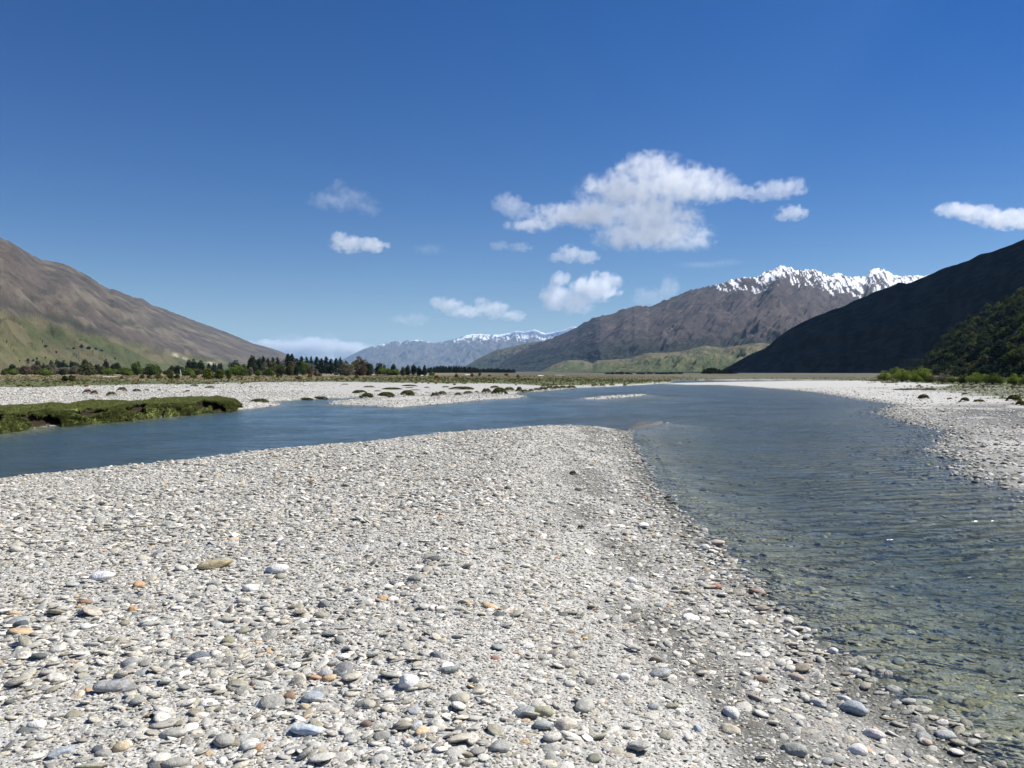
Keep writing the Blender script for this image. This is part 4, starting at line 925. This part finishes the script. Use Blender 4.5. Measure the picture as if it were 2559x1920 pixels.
# hedge of dark trees along the pasture foot, plantation rows
def hedge(spec, n, lab, group, d0, wpx, hpx, mat='pine', conif=True):
    for i in range(n):
        t = (i + .5 + random.uniform(-.6, .6)) / n; wj = random.uniform(.6, 1.5); u = np.interp(t, [0, 1], [spec[0][0], spec[-1][0]]); vt = np.interp(u, [q[0] for q in spec], [q[1] for q in spec]) + random.uniform(-1.2, 1.6)
        d = d0 * random.uniform(.96, 1.04); x_, y_ = at_y(u, d); zz = drop(x_, y_); vb = HV - (zz - EYE) / d * F; hh_ = max(vb - vt, hpx)
        if conif: con(u, vb, wpx * wj ** .5, hh_, lab, dist=d, group=group, mat=mat)
        else: bush(u, vb, wpx * wj, hh_ * random.uniform(.6, 1.1), mat, lab, dist=d, name='tree', cat='tree', group=group)
hedge([(90,901),(130,900),(180,899),(215,897),(256,903)], 22, 'dark tree in the long close row under the pasture slope', 'trees of the dark row under the pasture', 620, 19, 10, 'dark', False)
hedge([(470,905),(520,908),(560,907)], 12, 'dark conifer in the distant row left of the shelter belt', 'conifers of the distant row', 700, 22, 12)
hedge([(1068,919),(1100,914),(1140,914),(1180,917),(1195,921)], 40, 'conifer in the taller dark plantation block', 'conifers of the taller plantation block', 800, 15, 12)
hedge([(1190,922),(1240,921),(1285,923)], 28, 'conifer in the lower right plantation block', 'conifers of the lower plantation block', 950, 14, 9)
hedge([(1757,924),(1775,919),(1790,920),(1828,930)], 11, 'dark conifer in the small clump before the green foothill', 'conifers of the small clump', 520, 26, 12)
hedge([(1512,932),(1530,930),(1552,930),(1600,933),(1700,934)], 20, 'low dark bush in the line across the far flat', 'low bushes across the far flat', 480, 17, 5, 'dark', False)
# single trees on the pasture slope
for x, y, wd, hg, lab in [(600,385,45,45,'round dark tree alone on the pasture above the dark row'),(740,362,38,32,'smaller round tree right of the round dark tree on the pasture'),(460,410,50,50,'dark tree at the left end above the dark row'),(460,440,34,26,'small bush just below the left tree on the pasture'),(540,412,55,40,'grey green tree between the left tree and the round dark tree'),(315,415,34,30,'faint tree farthest left on the pasture'),(915,280,50,40,'dark tree pair halfway up the pasture'),(745,175,80,30,'dark scrub patch high on the pasture'),(1870,385,36,36,'dark bush on the green slope right of the dark row'),(1300,75,30,24,'small dark bush highest on the pasture'),(2050,245,26,20,'dark bush below the scrub line'),(2090,268,20,18,'tiny dark bush right of the other below the scrub line'),(1200,215,60,34,'dark thicket at the left of the speckled wood'),(1330,190,80,60,'dark thicket at the heart of the speckled wood'),(1450,215,90,50,'dark thicket right of the heart of the speckled wood'),(1560,225,60,40,'dark thicket at the right of the speckled wood'),(1650,250,60,36,'loose thicket ending the speckled wood')]:
    u, v = Z1(x, y); p = hit(u, v)
    bush(u, v, wd * BK, hg * BK, 'dark', lab, dist=None, name='tree', cat='tree', group='trees scattered on the pasture slope')
# gorse, broom and low shrubs on the near flat
for z, x, top, wd, base, kd_, fl, lab in [
 (Z1,1060,640,140,735,'dark',None,'dark half of the gorse clump at left'),(Z1,1170,630,150,738,'gorse',FLOWER2,'orange flowering gorse at left'),
 (Z2,170,625,110,695,'gorse',FLOWER2,'small orange gorse left of the broom'),(Z2,270,620,70,695,'gorse',FLOWER,'narrow gorse with yellow flowers beside the orange one'),
 (Z2,430,600,170,700,'olive',FLOWER,'thin sprawling broom with scattered yellow flowers'),(Z2,640,600,140,705,'green',None,'green broom left of the bleached stump'),
 (Z2,735,605,120,712,'gorse',FLOWER,'dense yellow flecked broom at the foot of the bleached stump'),(Z2,1000,620,130,690,'olive',None,'sparse shrub right of the bleached stump'),
 (Z2,1230,515,250,705,'green',FLOWER,'tallest broom bush topped with bright yellow flowers'),(Z2,1420,530,220,705,'green',FLOWER,'wide broom bush right of the tallest one'),
 (Z2,1575,545,120,705,'green',None,'dark green broom at the right end of the broom group'),(Z1,1980,645,70,705,'olive',None,'small olive bush alone on the dry grass'),
 (Z1,850,600,120,635,'olive',FLOWER2,'low yellowish shrub at the foot of the shrub row'),
 (Z3,610,478,75,548,'gorse',None,'small dark green bush on the dry grass below the belt'),(Z3,665,515,45,552,'gorse',None,'tiny green bush right of the small dark green one'),
 (Z3,1130,478,110,556,'rust',None,'rusty red bush on the flat below the dense conifers'),(Z3,1290,472,110,525,'gorse',None,'low green bush right of the rusty red bush'),
 (Z3,1640,438,50,515,'bright',None,'upright yellow green bush among the drift logs'),(Z3,1895,500,95,556,'rust',None,'rusty bush before the grey brown rounded bush'),
 (Z3,25,528,70,562,'rust',None,'low rusty bush left on the flat'),(Z3,1660,540,80,580,'tuftbrown',None,'low brown shrub in the green grass'),(Z3,960,520,150,575,'tuftbrown',None,'wide low brown shrub in the green grass'),
 (Z4,1060,430,100,478,'rust',None,'dark rusty bush left of the orange ones on the skyline'),(Z4,1330,402,70,465,'rust',FLOWER2,'first orange gorse on the skyline of the flat'),
 (Z4,1550,398,70,455,'rust',FLOWER2,'second orange gorse on the skyline of the flat'),(Z4,1650,392,55,442,'rust',FLOWER2,'third orange gorse on the skyline close to the second'),
 (Z4,1790,422,65,452,'rust',None,'low rusty gorse right of the third orange gorse'),(Z4,2020,402,70,442,'rust',FLOWER2,'orange gorse left of the last one on the skyline'),(Z4,2180,420,70,468,'rust',FLOWER2,'last orange gorse nearest the far river bend'),
 (Z2,1750,640,110,690,'tuftbrown',None,'low brown bush right of the broom group'),(Z2,2030,660,130,700,'olive',None,'low olive bush left of the green flat')]:
    u, v = z(x, base); _, vt = z(x, top); k = .1808 if z is Z4 else .1537
    bush(u, v, wd * k * 1.05, (base - top) * k, kd_, lab, name='gorse_bush' if fl else 'shrub', group='gorse and broom on the flat', fl=fl, shape='bush')
# bleached stump
p = place(*Z2(790, 665)); s = p.y / F
v_, f_ = tubes([([(0, 0, -.05), (.05, 0, .5), (-.03, 0, 1.0), (-.1, .02, 1.55)], [.13, .09, .08, .03]), ([(.02, 0, .8), (-.12, 0, 1.15), (-.16, 0, 1.3)], [.05, .04, .015]), ([(0, 0, .1), (.25, .1, .0)], [.08, .03])], 8)
me = np_mesh('stump', v_, f_); me.materials.append(PALE); st_ = link('dead_stump', me); st_.location = p; k = 19 * s / 1.55; st_.scale = (k, k, k)
tag(st_, 'bleached white dead tree stump standing among the broom', 'tree stump')
# willows and bushes at right
for x, top, wd, base, kd_, lab in [
 (530,368,230,492,'willow','leftmost bright green willow before the dark hill'),(670,318,160,470,'willow','tallest crown of the willow group left of the gap'),(745,342,250,502,'willow','broad willow in the middle of the left willow group'),
 (990,328,300,502,'willow','widest willow at the right of the left willow group'),(905,400,190,512,'bright','lower willow shrub in front of the widest willow'),(1080,415,180,516,'olive','dull green shrub at the right foot of the widest willow'),
 (1230,395,170,522,'grey','bare grey thicket between the two willow groups'),(1350,430,130,527,'bright','small green bush right of the bare grey thicket'),(1450,425,130,528,'green','small dark green bush left of the right willow group'),
 (1510,395,100,528,'olive','upright olive bush touching the right willow group'),(1640,386,260,534,'willow','first broad willow of the right group'),(1850,396,310,542,'green','darker broad willow in the middle of the right group'),(2100,398,210,546,'willow','willow near the right edge of the photo'),(2240,410,200,548,'willow','last willow cut by the right edge')]:
    u, v = Z6(x, base - 4); _, vt = Z6(x, top)
    bush(u, v, wd * .2075 * 1.05, (base - top) * .2075, kd_, lab, name='willow' if kd_ == 'willow' else 'shrub', group='willows along the right bank', shape='bushbig')
for x, base, wd, hg, kd_, lab in [(1020,708,140,52,'moss','dark green dome of cushion plant alone on the white gravel at right'),(1515,738,105,46,'moss','rounded dark cushion plant near the grass at right'),(1445,752,42,24,'tuftbrown','small brown tuft left of the rounded dark cushion'),
 (2195,790,130,60,'moss','dark cushion plant cut by the right edge'),(950,565,62,20,'moss','small dark mound on the gravel below the willows'),(545,546,34,10,'tuftbrown','tiny dark tuft left on the far gravel'),(680,538,36,10,'tuftbrown','tiny dark tuft right of the other on the far gravel'),
 (1325,714,70,20,'tuftbrown','flat brown tuft between the two round cushions'),(1690,745,130,30,'moss','ragged low mat of twigs on the gravel at right'),(2120,735,170,70,'moss','overhanging grass mound on the gravel at the right'),(1510,662,80,28,'moss','low mound at the left tip of the grass tongue'),(860,600,330,14,'moss','long thin strip of low grass on the far gravel'),(1090,604,180,22,'moss','thicker end of the long grass strip')]:
    u, v = Z6(x, base); mound(u, v, wd * .2075, hg * .2075, kd_, lab, group='cushion plants on the right gravel bank', shape='cushionbig' if wd > 90 else 'cushion')
log(*Z6(1480,580), *Z6(1650,566), 6.5, DRIFTD, 'thick dark drift log left on the right bank grass', 3); log(*Z6(1725,572), *Z6(1870,566), 5.5, DRIFTD, 'dark drift log in the middle of the right bank grass', 4)
log(*Z6(2070,580), *Z6(2230,578), 4.5, DRIFTD, 'dark drift log near the right edge of the photo', 2); log(*Z6(500,520), *Z6(700,519), 2.2, DRIFTD, 'thin dark branch lying below the left willows', 2); log(*Z6(335,522), *Z6(440,514), 2.6, DRIFT, 'grey drift branch left of the willows', 2)
# driftwood on the left flat
log(*Z4(240,446), *Z4(385,446), 5.5, DRIFTD, 'biggest dark drift log on the left flat', 3); log(*Z4(110,432), *Z4(250,430), 3.6, DRIFT, 'grey drift log left of the biggest dark log', 3)
log(*Z4(835,440), *Z4(930,438), 2.2, PALE, 'short bleached log before the plantation', 0); log(*Z4(670,441), *Z4(780,440), 1.8, DRIFTD, 'thin dark log in front of the dark pair of trees', 1)
log(*Z4(570,436), *Z4(650,438), 2.0, PALE, 'pale log lying right of the light green bushes', 1); log(*Z4(1450,432), *Z4(1520,430), 2.6, PALE, 'pale log between two orange gorse bushes', 0)
log(*Z5(275,258), *Z5(335,256), 2.8, PALE, 'whitish block of driftwood right of the last gorse', 0); log(*Z5(450,252), *Z5(480,243), 1.8, PALE, 'slanting bleached trunk on the far flat', 1)
log(*Z5(590,262), *Z5(700,266), 1.6, PALE, 'long bleached log far out on the flat', 0); log(*Z3(1540,503), *Z3(1600,505), 5, DRIFTD, 'dark upturned stump among pale drift logs', 3)
log(*Z3(1660,500), *Z3(1880,510), 2.0, PALE, 'long pale log left of the biggest dark log', 0); log(*Z1(1240,668), *Z1(1390,655), 4.5, DRIFTD, 'tangled brown branches right of the orange gorse at left', 5); log(*Z1(1670,680), *Z1(1900,668), 4.0, DRIFT, 'long grey drift log on the dry grass at left', 3)
log(*Z1(2110,670), *Z1(2200,665), 4, DRIFTD, 'dark piece of driftwood right of the long grey one at left', 2)
# tussocks
for z, x, base, wd, hg, lab in [(Z1,310,815,170,45,'first straw tussock from the left at the gravel edge'),(Z1,460,815,130,62,'rounded yellow tussock second from the left'),(Z1,1140,815,260,50,'wide straw tussock under the orange gorse at left'),(Z1,1400,825,180,60,'straw tussock right of the wide one'),
 (Z2,565,785,110,50,'pale tussock left of the bleached stump'),(Z2,755,790,115,60,'pale tussock below the bleached stump'),(Z2,1250,785,130,78,'tall spiky pale tussock below the broom'),(Z2,1790,780,110,50,'round pale tussock alone at the gravel edge'),(Z2,60,780,160,40,'low straw tussock at the left of the broom'),
 (Z3,235,608,110,28,'flat yellow tussock right of the round pale one'),(Z3,2010,620,110,42,'yellow tussock near the silt at the middle'),(Z4,770,545,120,50,'yellow tussock on the silt edge left of the brightest'),(Z4,1050,552,85,65,'brightest yellow tussock standing into the silt'),(Z4,945,548,80,40,'small yellow tussock between two larger ones'),(Z4,1210,548,140,50,'wide greenish yellow tussock on the silt edge'),(Z4,1305,568,90,36,'low yellow tussock farthest out on the silt'),(Z4,860,540,80,34,'dull tussock next to the small yellow one')]:
    u, v = z(x, base); k = .1808 if z is Z4 else .1537; tuss(u, v, wd * k * 1.15, hg * k, lab)
for z, x, base, wd, hg, kd_, lab in [(Z1,1400,940,170,75,'tuftbrown','brown tussock mound on the gravel at left'),(Z1,1520,955,120,75,'tuftbrown','darker brown tuft touching the brown mound'),(Z1,1790,975,170,70,'moss','grey green tuft right of the brown mounds'),(Z1,1960,905,190,75,'tuftbrown','orange brown tuft at the top of the gravel'),(Z2,60,905,150,45,'tuftbrown','small brown tuft left of the dark mat'),(Z2,220,890,110,26,'moss','flat dull mat in the gravel'),(Z2,895,910,90,34,'tuftbrown','small reddish tuft alone in the gravel'),(Z2,440,880,50,24,'tuftbrown','tiny brown tuft in the gravel'),
 (Z2,1250,848,170,34,'moss','green mat on the gravel below the broom'),(Z2,1000,820,140,34,'moss','green mat just below the pale tussocks'),(Z2,1920,838,60,20,'moss','tiny green mat alone in the gravel'),
 (Z3,1700,662,120,18,'moss','small green mat highest on the silt'),(Z3,2090,706,200,28,'moss','green mat on the silt right of the small one'),(Z3,1930,800,250,50,'moss','large green mound on the silt near the inlet'),(Z3,2060,860,220,60,'moss','green mound joined to the large one'),(Z3,1960,880,80,45,'moss','small dark mound at the edge of the inlet'),(Z3,1060,910,230,38,'moss','brown green mat with a dark end at the inlet'),(Z3,1290,892,250,40,'moss','brown green mat lying across the inlet shore'),(Z3,290,945,320,55,'moss','green mat capping the little sand point'),
 (Z4,430,628,290,26,'moss','long green mat on the middle of the silt'),(Z4,670,583,220,20,'moss','thin green mat high on the silt'),(Z4,675,608,130,12,'moss','very thin mat below the thin green one'),(Z4,760,640,160,12,'moss','sliver of green on the silt above the big mound'),(Z4,650,712,210,70,'moss','big rounded green mound beside the inlet'),(Z4,350,718,240,52,'moss','wide green mound left of the big rounded one'),(Z4,420,742,110,32,'tuftbrown','reddish tuft at the feet of the wide green mound'),(Z4,235,655,110,16,'moss','faint green mat left on the silt'),
 (Z4,1030,735,130,65,'tuftbrown','brown dome of grass at the end of the inlet'),(Z4,1130,695,140,45,'moss','green brown mat right of the brown dome'),(Z4,1350,715,100,45,'tuftbrown','brown tuft right along the shore from the dome'),(Z4,1400,628,370,38,'moss','longest green mat at the right of the silt'),(Z4,920,608,80,18,'moss','small mat right of the middle of the silt'),(Z4,1180,600,110,20,'moss','small mat left of the longest green mat'),(Z4,1490,685,130,36,'tuftbrown','low brown tuft on the white spit'),(Z4,1610,670,60,22,'tuftbrown','tiny brown tuft on the white spit'),
 (Z4,1745,685,150,72,'moss','green bush standing on the spit at the river'),(Z4,1925,690,225,82,'moss','largest green bush on the spit at the river'),(Z4,2060,655,160,60,'moss','green bush behind the largest one on the spit'),(Z4,1860,612,140,36,'moss','low bush behind the two green ones'),(Z4,2200,660,90,70,'tuftbrown','brown bush right of the largest green bush')]:
    u, v = z(x, base); k = .1808 if z is Z4 else .1537
    mound(u, v, wd * k, hg * k, kd_, lab, group='tufts and mats on the left gravel and silt', shape='cushionbig' if wd > 200 else 'cushion')
for i, (x, base, wd, hg) in enumerate([(60,418,60,24),(130,432,90,34),(200,428,70,36),(260,412,70,30),(330,412,110,44),(400,400,90,44),(470,398,90,40),(540,392,90,36),(630,392,120,36),(350,368,90,24),(440,362,80,22),(880,366,90,24),(960,364,70,20),(1060,360,60,22),(1200,362,50,22)]):
    u, v = Z5(x, base); mound(u, v, wd * .2351, hg * .2351, 'moss' if i % 3 else 'tuftbrown', 'grey green bush in the fringe along the water at the far bend', name='shore_shrub', cat='bush', group='fringe of low bushes at the water by the far bend')
for u, v, lab in [(1452,1322,'dark little plant growing alone out of the near gravel'),(1432,1187,'small dark twig tuft farther out on the near gravel')]:
    mound(u, v, 20, 11, 'tuftbrown', lab, name='small_plant', group=None, depth=.7)

# ------------------------------------------------------------------ turf bank on the far side of the left channel
front = poly_at([(-400,1150),(-150,1103),(0,1083),(116,1067),(240,1057),(333,1051),(448,1038),(530,1031),(590,1026)])
backe = [at_z(u, v, .5) for u, v in [(-400,1035),(-150,1020),(0,1012),(160,1006),(250,1002),(333,999),(448,996),(545,996),(600,1001)]]
ns, ntt = 900, 70
sp = np.linspace(0, len(front) - 1, ns); fi = np.arange(len(front))
fx_, fy_ = np.interp(sp, fi, [q[0] for q in front]), np.interp(sp, fi, [q[1] for q in front])
bx_, by_ = np.interp(sp, fi, [q[0] for q in backe]), np.interp(sp, fi, [q[1] for q in backe])
t = np.linspace(0, 1, ntt); TT, SS = np.meshgrid(t, np.arange(ns), indexing='ij')
FX, FY, BX, BY = fx_[SS], fy_[SS], bx_[SS], by_[SS]
arc = np.concatenate([[0], np.cumsum(np.hypot(np.diff(fx_), np.diff(fy_)))])[SS]
lipw = .42
face = np.clip(TT / lipw, 0, 1)
dpt = np.hypot(BX - FX, BY - FY); un = np.stack([(BX - FX) / dpt, (BY - FY) / dpt])
n1 = fbm(arc * .45, TT * 1.5, 4, 301); n2 = fbm(arc * 1.6, TT * 9, 3, 305); cav = sstep(.0, .16, fbm(arc * .5 + 7, face * 1.1, 3, 311) + .22 * fbm(arc * 3, face * 5, 2, 313)) * np.sin(np.pi * np.clip(face, 0, 1)) ** .7
endf = sstep(0, 25, ns - 1 - SS)
off = face * 1.1 * (1 + .35 * n1) + np.clip((TT - lipw) / (1 - lipw), 0, 1) * np.maximum(dpt - 1.1, .5) + .25 * n1 * (face < 1) - .1 * np.sin(face * np.pi) + cav * .6 + .10 * n2 * np.sin(np.pi * face)
X = FX + un[0] * off; Y = FY + un[1] * off
top_ = (.58 + .10 * n1) * (.55 + .45 * endf)
Z = -.15 + (top_ + .15) * (np.sin(face * np.pi / 2) ** .8) - np.clip((TT - .8) / .2, 0, 1) ** 2 * .35 + .05 * n2 - cav * .12
tme = np_mesh('turf_bank', np.column_stack([X.ravel(), Y.ravel(), Z.ravel()]), grid_faces(ntt, ns))
fattr(tme, 'soil', np.clip(cav * 1.5, 0, 1).ravel())
m, nb, o = new_mat('turf'); P = nb.pos()
gc = nb.mix(nb.noise(P, 1.2, 4), (.15,.19,.05), (.25,.27,.09)); gc = nb.mix(nb.mapr(nb.noise(P, 7, 3), .4, .7), gc, (.09,.11,.03))
c = nb.mix(nb.attr('soil'), gc, nb.mix(nb.noise(P, 8, 4), (.010,.008,.005), (.045,.032,.018)))
bsdf(nb, o, c, .9, nb.bump(nb.noise(P, 14, 5, .7), .9, .08), .15)
turf = link('turf_bank', tme, m); tag(turf, kind='structure')
# grass blades on it and over the flats: instanced tufts
glib = bpy.data.collections.new('grass_shapes')
GM = []
for nm, a, b in [('grass_green', (.19,.225,.07), (.32,.33,.12)), ('grass_dull', (.085,.10,.034), (.155,.15,.06)), ('grass_straw', (.38,.30,.17), (.55,.45,.28))]: GM.append(leaf_mat(nm, a, b))
for i, (mm, hg) in enumerate([(0, .9), (0, 1.0), (1, 1.0), (1, .8), (2, .9), (2, 1.0)]):
    v, f = tussock(600 + i, 26, .9, hg); me = np_mesh('grass_shape', v, f, False); me.materials.append(GM[mm])
    ob = bpy.data.objects.new('grass_shape_%02d' % i, me); glib.objects.link(ob)
# on the turf bank
okm = (cav.ravel() < .25) & (Z.ravel() > -.02); idx = np.flatnonzero(okm); idx = RNG.choice(idx, 42000)
jit = RNG.normal(0, .03, (len(idx), 3)); tp = np.column_stack([X.ravel(), Y.ravel(), Z.ravel() - .03])[idx] + jit * [1, 1, .3]
# on the flats
gp = wedge(70000, 45, 330, 42); wt_ = RNG.random(len(gp)) < (60 / np.hypot(gp[:, 0], gp[:, 1])) ** 1.1; gp = gp[wt_]
h_, A_, B_, E_, L_, R_, F_ = ground(gp)
dg = np.maximum(sdf(gp, grass_poly), sdf(gp, right_grass)) + 5 * fbm(gp[:, 0] * .25, gp[:, 1] * .25, 4, 21) * np.clip(np.hypot(gp[:, 0], gp[:, 1]) / 120, .2, 2)
k_ = (dg > .3) & (h_ > .05); gp, h_ = gp[k_], h_[k_]
r2 = np.hypot(gp[:, 0], gp[:, 1])
dry2 = sstep(-.1, .35, .8 * fbm(gp[:, 0] * .03, gp[:, 1] * .12, 3, 77) + sstep(110, 180, r2 - 70 * sstep(-.34, -.1, gp[:, 0] / gp[:, 1])) * .85 - .42)
pk2 = np.where(RNG.random(len(gp)) < dry2 * .8, RNG.integers(4, 6, len(gp)), RNG.choice([2, 3], len(gp)))
s1 = RNG.uniform(.06, .12, len(tp)); s2 = RNG.uniform(.16, .38, len(gp)) * np.clip(r2 / 110, .8, 1.6)
allp = np.concatenate([tp, np.column_stack([gp, h_ - .02])])
sz = np.concatenate([np.column_stack([s1 * 1.3, s1 * 1.3, s1]), np.column_stack([s2 * 1.5, s2 * 1.5, s2])])
nn = len(allp); rot = np.column_stack([RNG.normal(0, .1, nn), RNG.normal(0, .1, nn), RNG.uniform(0, 6.28, nn)])
pk = np.concatenate([RNG.choice([0, 1, 2, 0, 1], len(tp)), pk2])
gr_o = scatter('grass', allp, sz, rot, pk, glib); tag(gr_o, 'short green turf and dry straw grass on the banks and flats', 'grass', kind='stuff')
print('grass', nn)
# bush cover of the near slope on the right
blib = bpy.data.collections.new('bush_shapes')
for i, kd_ in enumerate(['dark', 'dark', 'green', 'dark', 'olive', 'grey']):
    me = np_mesh('bush_shape', *crown_bush(800 + i, 700, .075), False); me.materials.append(LM[kd_] if kd_ != 'grey' else LM['gorse'])
    ob = bpy.data.objects.new('bush_shape_%02d' % i, me); blib.objects.link(ob)
bm_ = bush_slope.data; nv = len(bm_.vertices); co = np.empty(nv * 3, np.float32); bm_.vertices.foreach_get('co', co); co = co.reshape(-1, 3)
ii = RNG.choice(nv, 22000); bp = co[ii] + RNG.normal(0, 1.3, (22000, 3)) * [1, 1.5, 0]
bp = bp[bp[:, 0] / bp[:, 1] < 1.9]; nn = len(bp); s3 = RNG.uniform(2.0, 5.0, nn)
bsc = scatter('bush_cover', bp - [0, 0, .5], np.column_stack([s3 * 1.2, s3 * 1.2, s3]), np.column_stack([np.zeros(nn), np.zeros(nn), RNG.uniform(0, 6.28, nn)]), RNG.choice([0, 0, 1, 1, 1, 2, 3, 3, 3, 4, 5], nn), blib)
tag(bsc, 'dense dark native scrub covering the near slope at right', 'scrub', kind='stuff')

# ------------------------------------------------------------------ clouds: real volumes far up, each made of soft puffs
def cloud(puffs, dist_, label, dens=.004, thick=.6, detail=1.0, edge=.38, seed=0, group='white clouds drifting over the valley'):
    """puffs: (u, v, half width px, half height px)"""
    dist_ = max(dist_, (1680 if group else 1) * F / (HV - max(q[1] + q[3] * 1.12 for q in puffs))); dens = dens * 9000 / dist_ * 1.15
    gk = 1.2 if seed == 1 else 1.08
    s = dist_ / F; cs = [(( u - CU) * s, dist_, EYE + (HV - v) * s, wu * s * gk, hv * s * min(gk, 1.05)) for u, v, wu, hv in puffs]
    c0 = Vector((sum(q[0] for q in cs) / len(cs), dist_, sum(q[2] for q in cs) / len(cs)))
    rg = random.Random(seed); bm = bmesh.new(); ell = []
    for x, y, z, a, b in cs:
        e = (Vector((x, y + rg.uniform(-.3, .3) * a, z)) - c0, Vector((a, max(a * thick, b), b))); ell.append(e)
        for i in range(60):
            d = Vector((rg.gauss(0, 1), rg.gauss(0, 1), rg.gauss(0, 1))).normalized()
            bm.verts.new(e[0] + Vector((d.x * e[1].x, d.y * e[1].y, d.z * e[1].z)) * 1.12)
    bmesh.ops.convex_hull(bm, input=bm.verts, use_existing_faces=False)
    loose = [v for v in bm.verts if not v.link_faces]; bmesh.ops.delete(bm, geom=loose, context='VERTS')
    me = bpy.data.meshes.new('cloud'); bm.to_mesh(me); bm.free()
    m, nb, o = new_mat('cloud_vapour'); oc = nb.objc()
    big = max(q[4] for q in cs)
    n = nb.noise(oc, 1.0 / (big * .62) * detail, 8, .66, .35)
    acc = None
    for cc_, rr_ in ell:
        mp = nb.new('ShaderNodeMapping', vector_type='TEXTURE'); nb.put(mp.inputs['Vector'], oc); mp.inputs['Location'].default_value = cc_; mp.inputs['Scale'].default_value = rr_
        q = nb.math('SUBTRACT', 1.0, nb.vmath('LENGTH', mp.outputs[0]))
        acc = q if acc is None else nb.math('SMOOTH_MAX', acc, q, .12)
    val = nb.math('ADD', acc, nb.math('MULTIPLY', nb.math('SUBTRACT', n, .535), 3.0))
    dn = nb.math('MULTIPLY', nb.mapr(val, .0, edge, 0, 1, True), nb.mapr(acc, .0, .12))
    dn = nb.math('MULTIPLY', dn, dens)
    pv = nb.new('ShaderNodeVolumePrincipled'); nb.put(pv.inputs['Density'], dn); pv.inputs['Color'].default_value = (1, 1, 1, 1); pv.inputs['Anisotropy'].default_value = .2
    nb.t.links.new(pv.outputs[0], o.inputs['Volume'])
    m.cycles.volume_step_rate = .35
    ob = link('cloud', me, m); ob.location = c0; return tag(ob, label, 'cloud', group)
cloud([(1620,430,90,48),(1560,490,120,60),(1680,470,120,60),(1760,465,90,50),(1430,545,110,32),(1330,560,70,22),(1640,580,140,48),(1730,610,60,22),(1560,590,80,40),(1620,540,120,60),(1500,535,90,45)], 9000, 'largest white cloud heaped right of the middle of the sky', .0030, edge=.62, seed=1, detail=1.5)
cloud([(1270,510,45,34),(1300,530,40,26)], 9000, 'wispy left arm of the largest cloud', .0018, seed=2)
cloud([(1930,480,70,28),(1985,468,38,26),(1890,490,40,22),(1840,478,60,22)], 9000, 'ragged wisp to the right of the largest cloud', .0022, seed=3)
cloud([(1975,535,42,24),(1950,545,25,14)], 9000, 'small white cloud under the ragged wisp', .0038, seed=4)
cloud([(870,610,50,26),(925,612,50,22),(850,598,25,20)], 9500, 'small bright flat cloud left of the middle', .0045, seed=5)
cloud([(810,500,50,28),(865,505,75,34),(920,520,42,28),(850,470,30,24)], 9000, 'faint grey veil of cloud above the small bright flat one', .0010, seed=6, edge=.9)
cloud([(1425,636,38,26),(1465,645,36,20),(1395,645,30,14)], 10000, 'small white cloud below the left part of the largest cloud', .004, seed=7)
cloud([(1250,616,32,14),(1300,618,34,15)], 10500, 'thin pale cloud left of the small white one', .0018, seed=8)
cloud([(1390,745,45,40),(1440,755,55,38),(1500,715,62,42),(1460,725,50,36),(1400,700,30,24)], 14000, 'white cloud cluster just above the brown mountain', .0055, seed=9, detail=1.2)
cloud([(1120,765,42,24),(1160,780,50,18),(1090,755,22,16)], 15000, 'left of two white clouds low above the far range', .005, seed=10)
cloud([(1230,775,48,26),(1280,790,40,16),(1200,752,20,12)], 15000, 'right of two white clouds low above the far range', .005, seed=11)
cloud([(1040,800,36,22),(1010,800,40,14)], 16500, 'faint low cloud left of the two white clouds', .0014, seed=12)
cloud([(1620,745,50,30),(1675,715,26,34),(1650,740,50,24)], 14500, 'thin cloud rising behind the shoulder of the brown mountain', .0012, seed=13)
cloud([(2380,530,60,22),(2450,535,60,26),(2530,545,80,30),(2600,550,80,30)], 9000, 'long white cloud at the right edge of the sky', .0042, seed=14)
cloud([(1070,622,50,18)], 10500, 'barely visible puff left of the thin pale cloud', .0007, seed=15, edge=.9)
cloud([(725,843,50,12),(690,845,40,9)], 30000, 'grey flat cloud low over the gap in the hills', .0009, seed=16)
cloud([(820,842,34,13)], 30000, 'second grey flat cloud low over the gap in the hills', .0009, seed=17)
cloud([(1750,665,80,10),(1820,655,50,9)], 12000, 'thin streak of cloud left of the snowy peak', .0007, seed=18, edge=.9)

cloud([(760,872,110,36),(880,880,90,26),(660,868,70,22)], 48000, 'pale white bank of vapour on the horizon in the gap of the hills', .02, seed=19, edge=.9, detail=.6)
# the cloud to the right of the frame whose shadow lies over the dark hill
sc_ = Vector((990, 1360, 200)) + sdir * 2150
def shade_cloud():
    s = sc_.y / F; u = CU + sc_.x / s; v = HV - (sc_.z - EYE) / s
    return cloud([(u, v, 700 / s, 170 / s), (u + 500 / s, v, 650 / s, 170 / s), (u - 150 / s, v, 560 / s, 160 / s)], sc_.y, 'thick white cloud right of the view whose shadow covers the dark hill', .05, thick=1.15, seed=20, group=None)
shade_cloud()

# ------------------------------------------------------------------ haze over the valley
bm = bmesh.new(); bmesh.ops.create_cube(bm, size=1); me = bpy.data.meshes.new('haze'); bm.to_mesh(me); bm.free()
m, nb, o = new_mat('valley_air'); pv = nb.new('ShaderNodeVolumePrincipled'); pv.inputs['Color'].default_value = (.40,.66,1.0,1); pv.inputs['Density'].default_value = 2.6e-5; pv.inputs['Anisotropy'].default_value = .1
nb.t.links.new(pv.outputs[0], o.inputs['Volume'])
hz = link('haze', me, m); hz.scale = (70000, 70000, 1660); hz.location = (0, 0, 1600 - 830); tag(hz, kind='stuff')
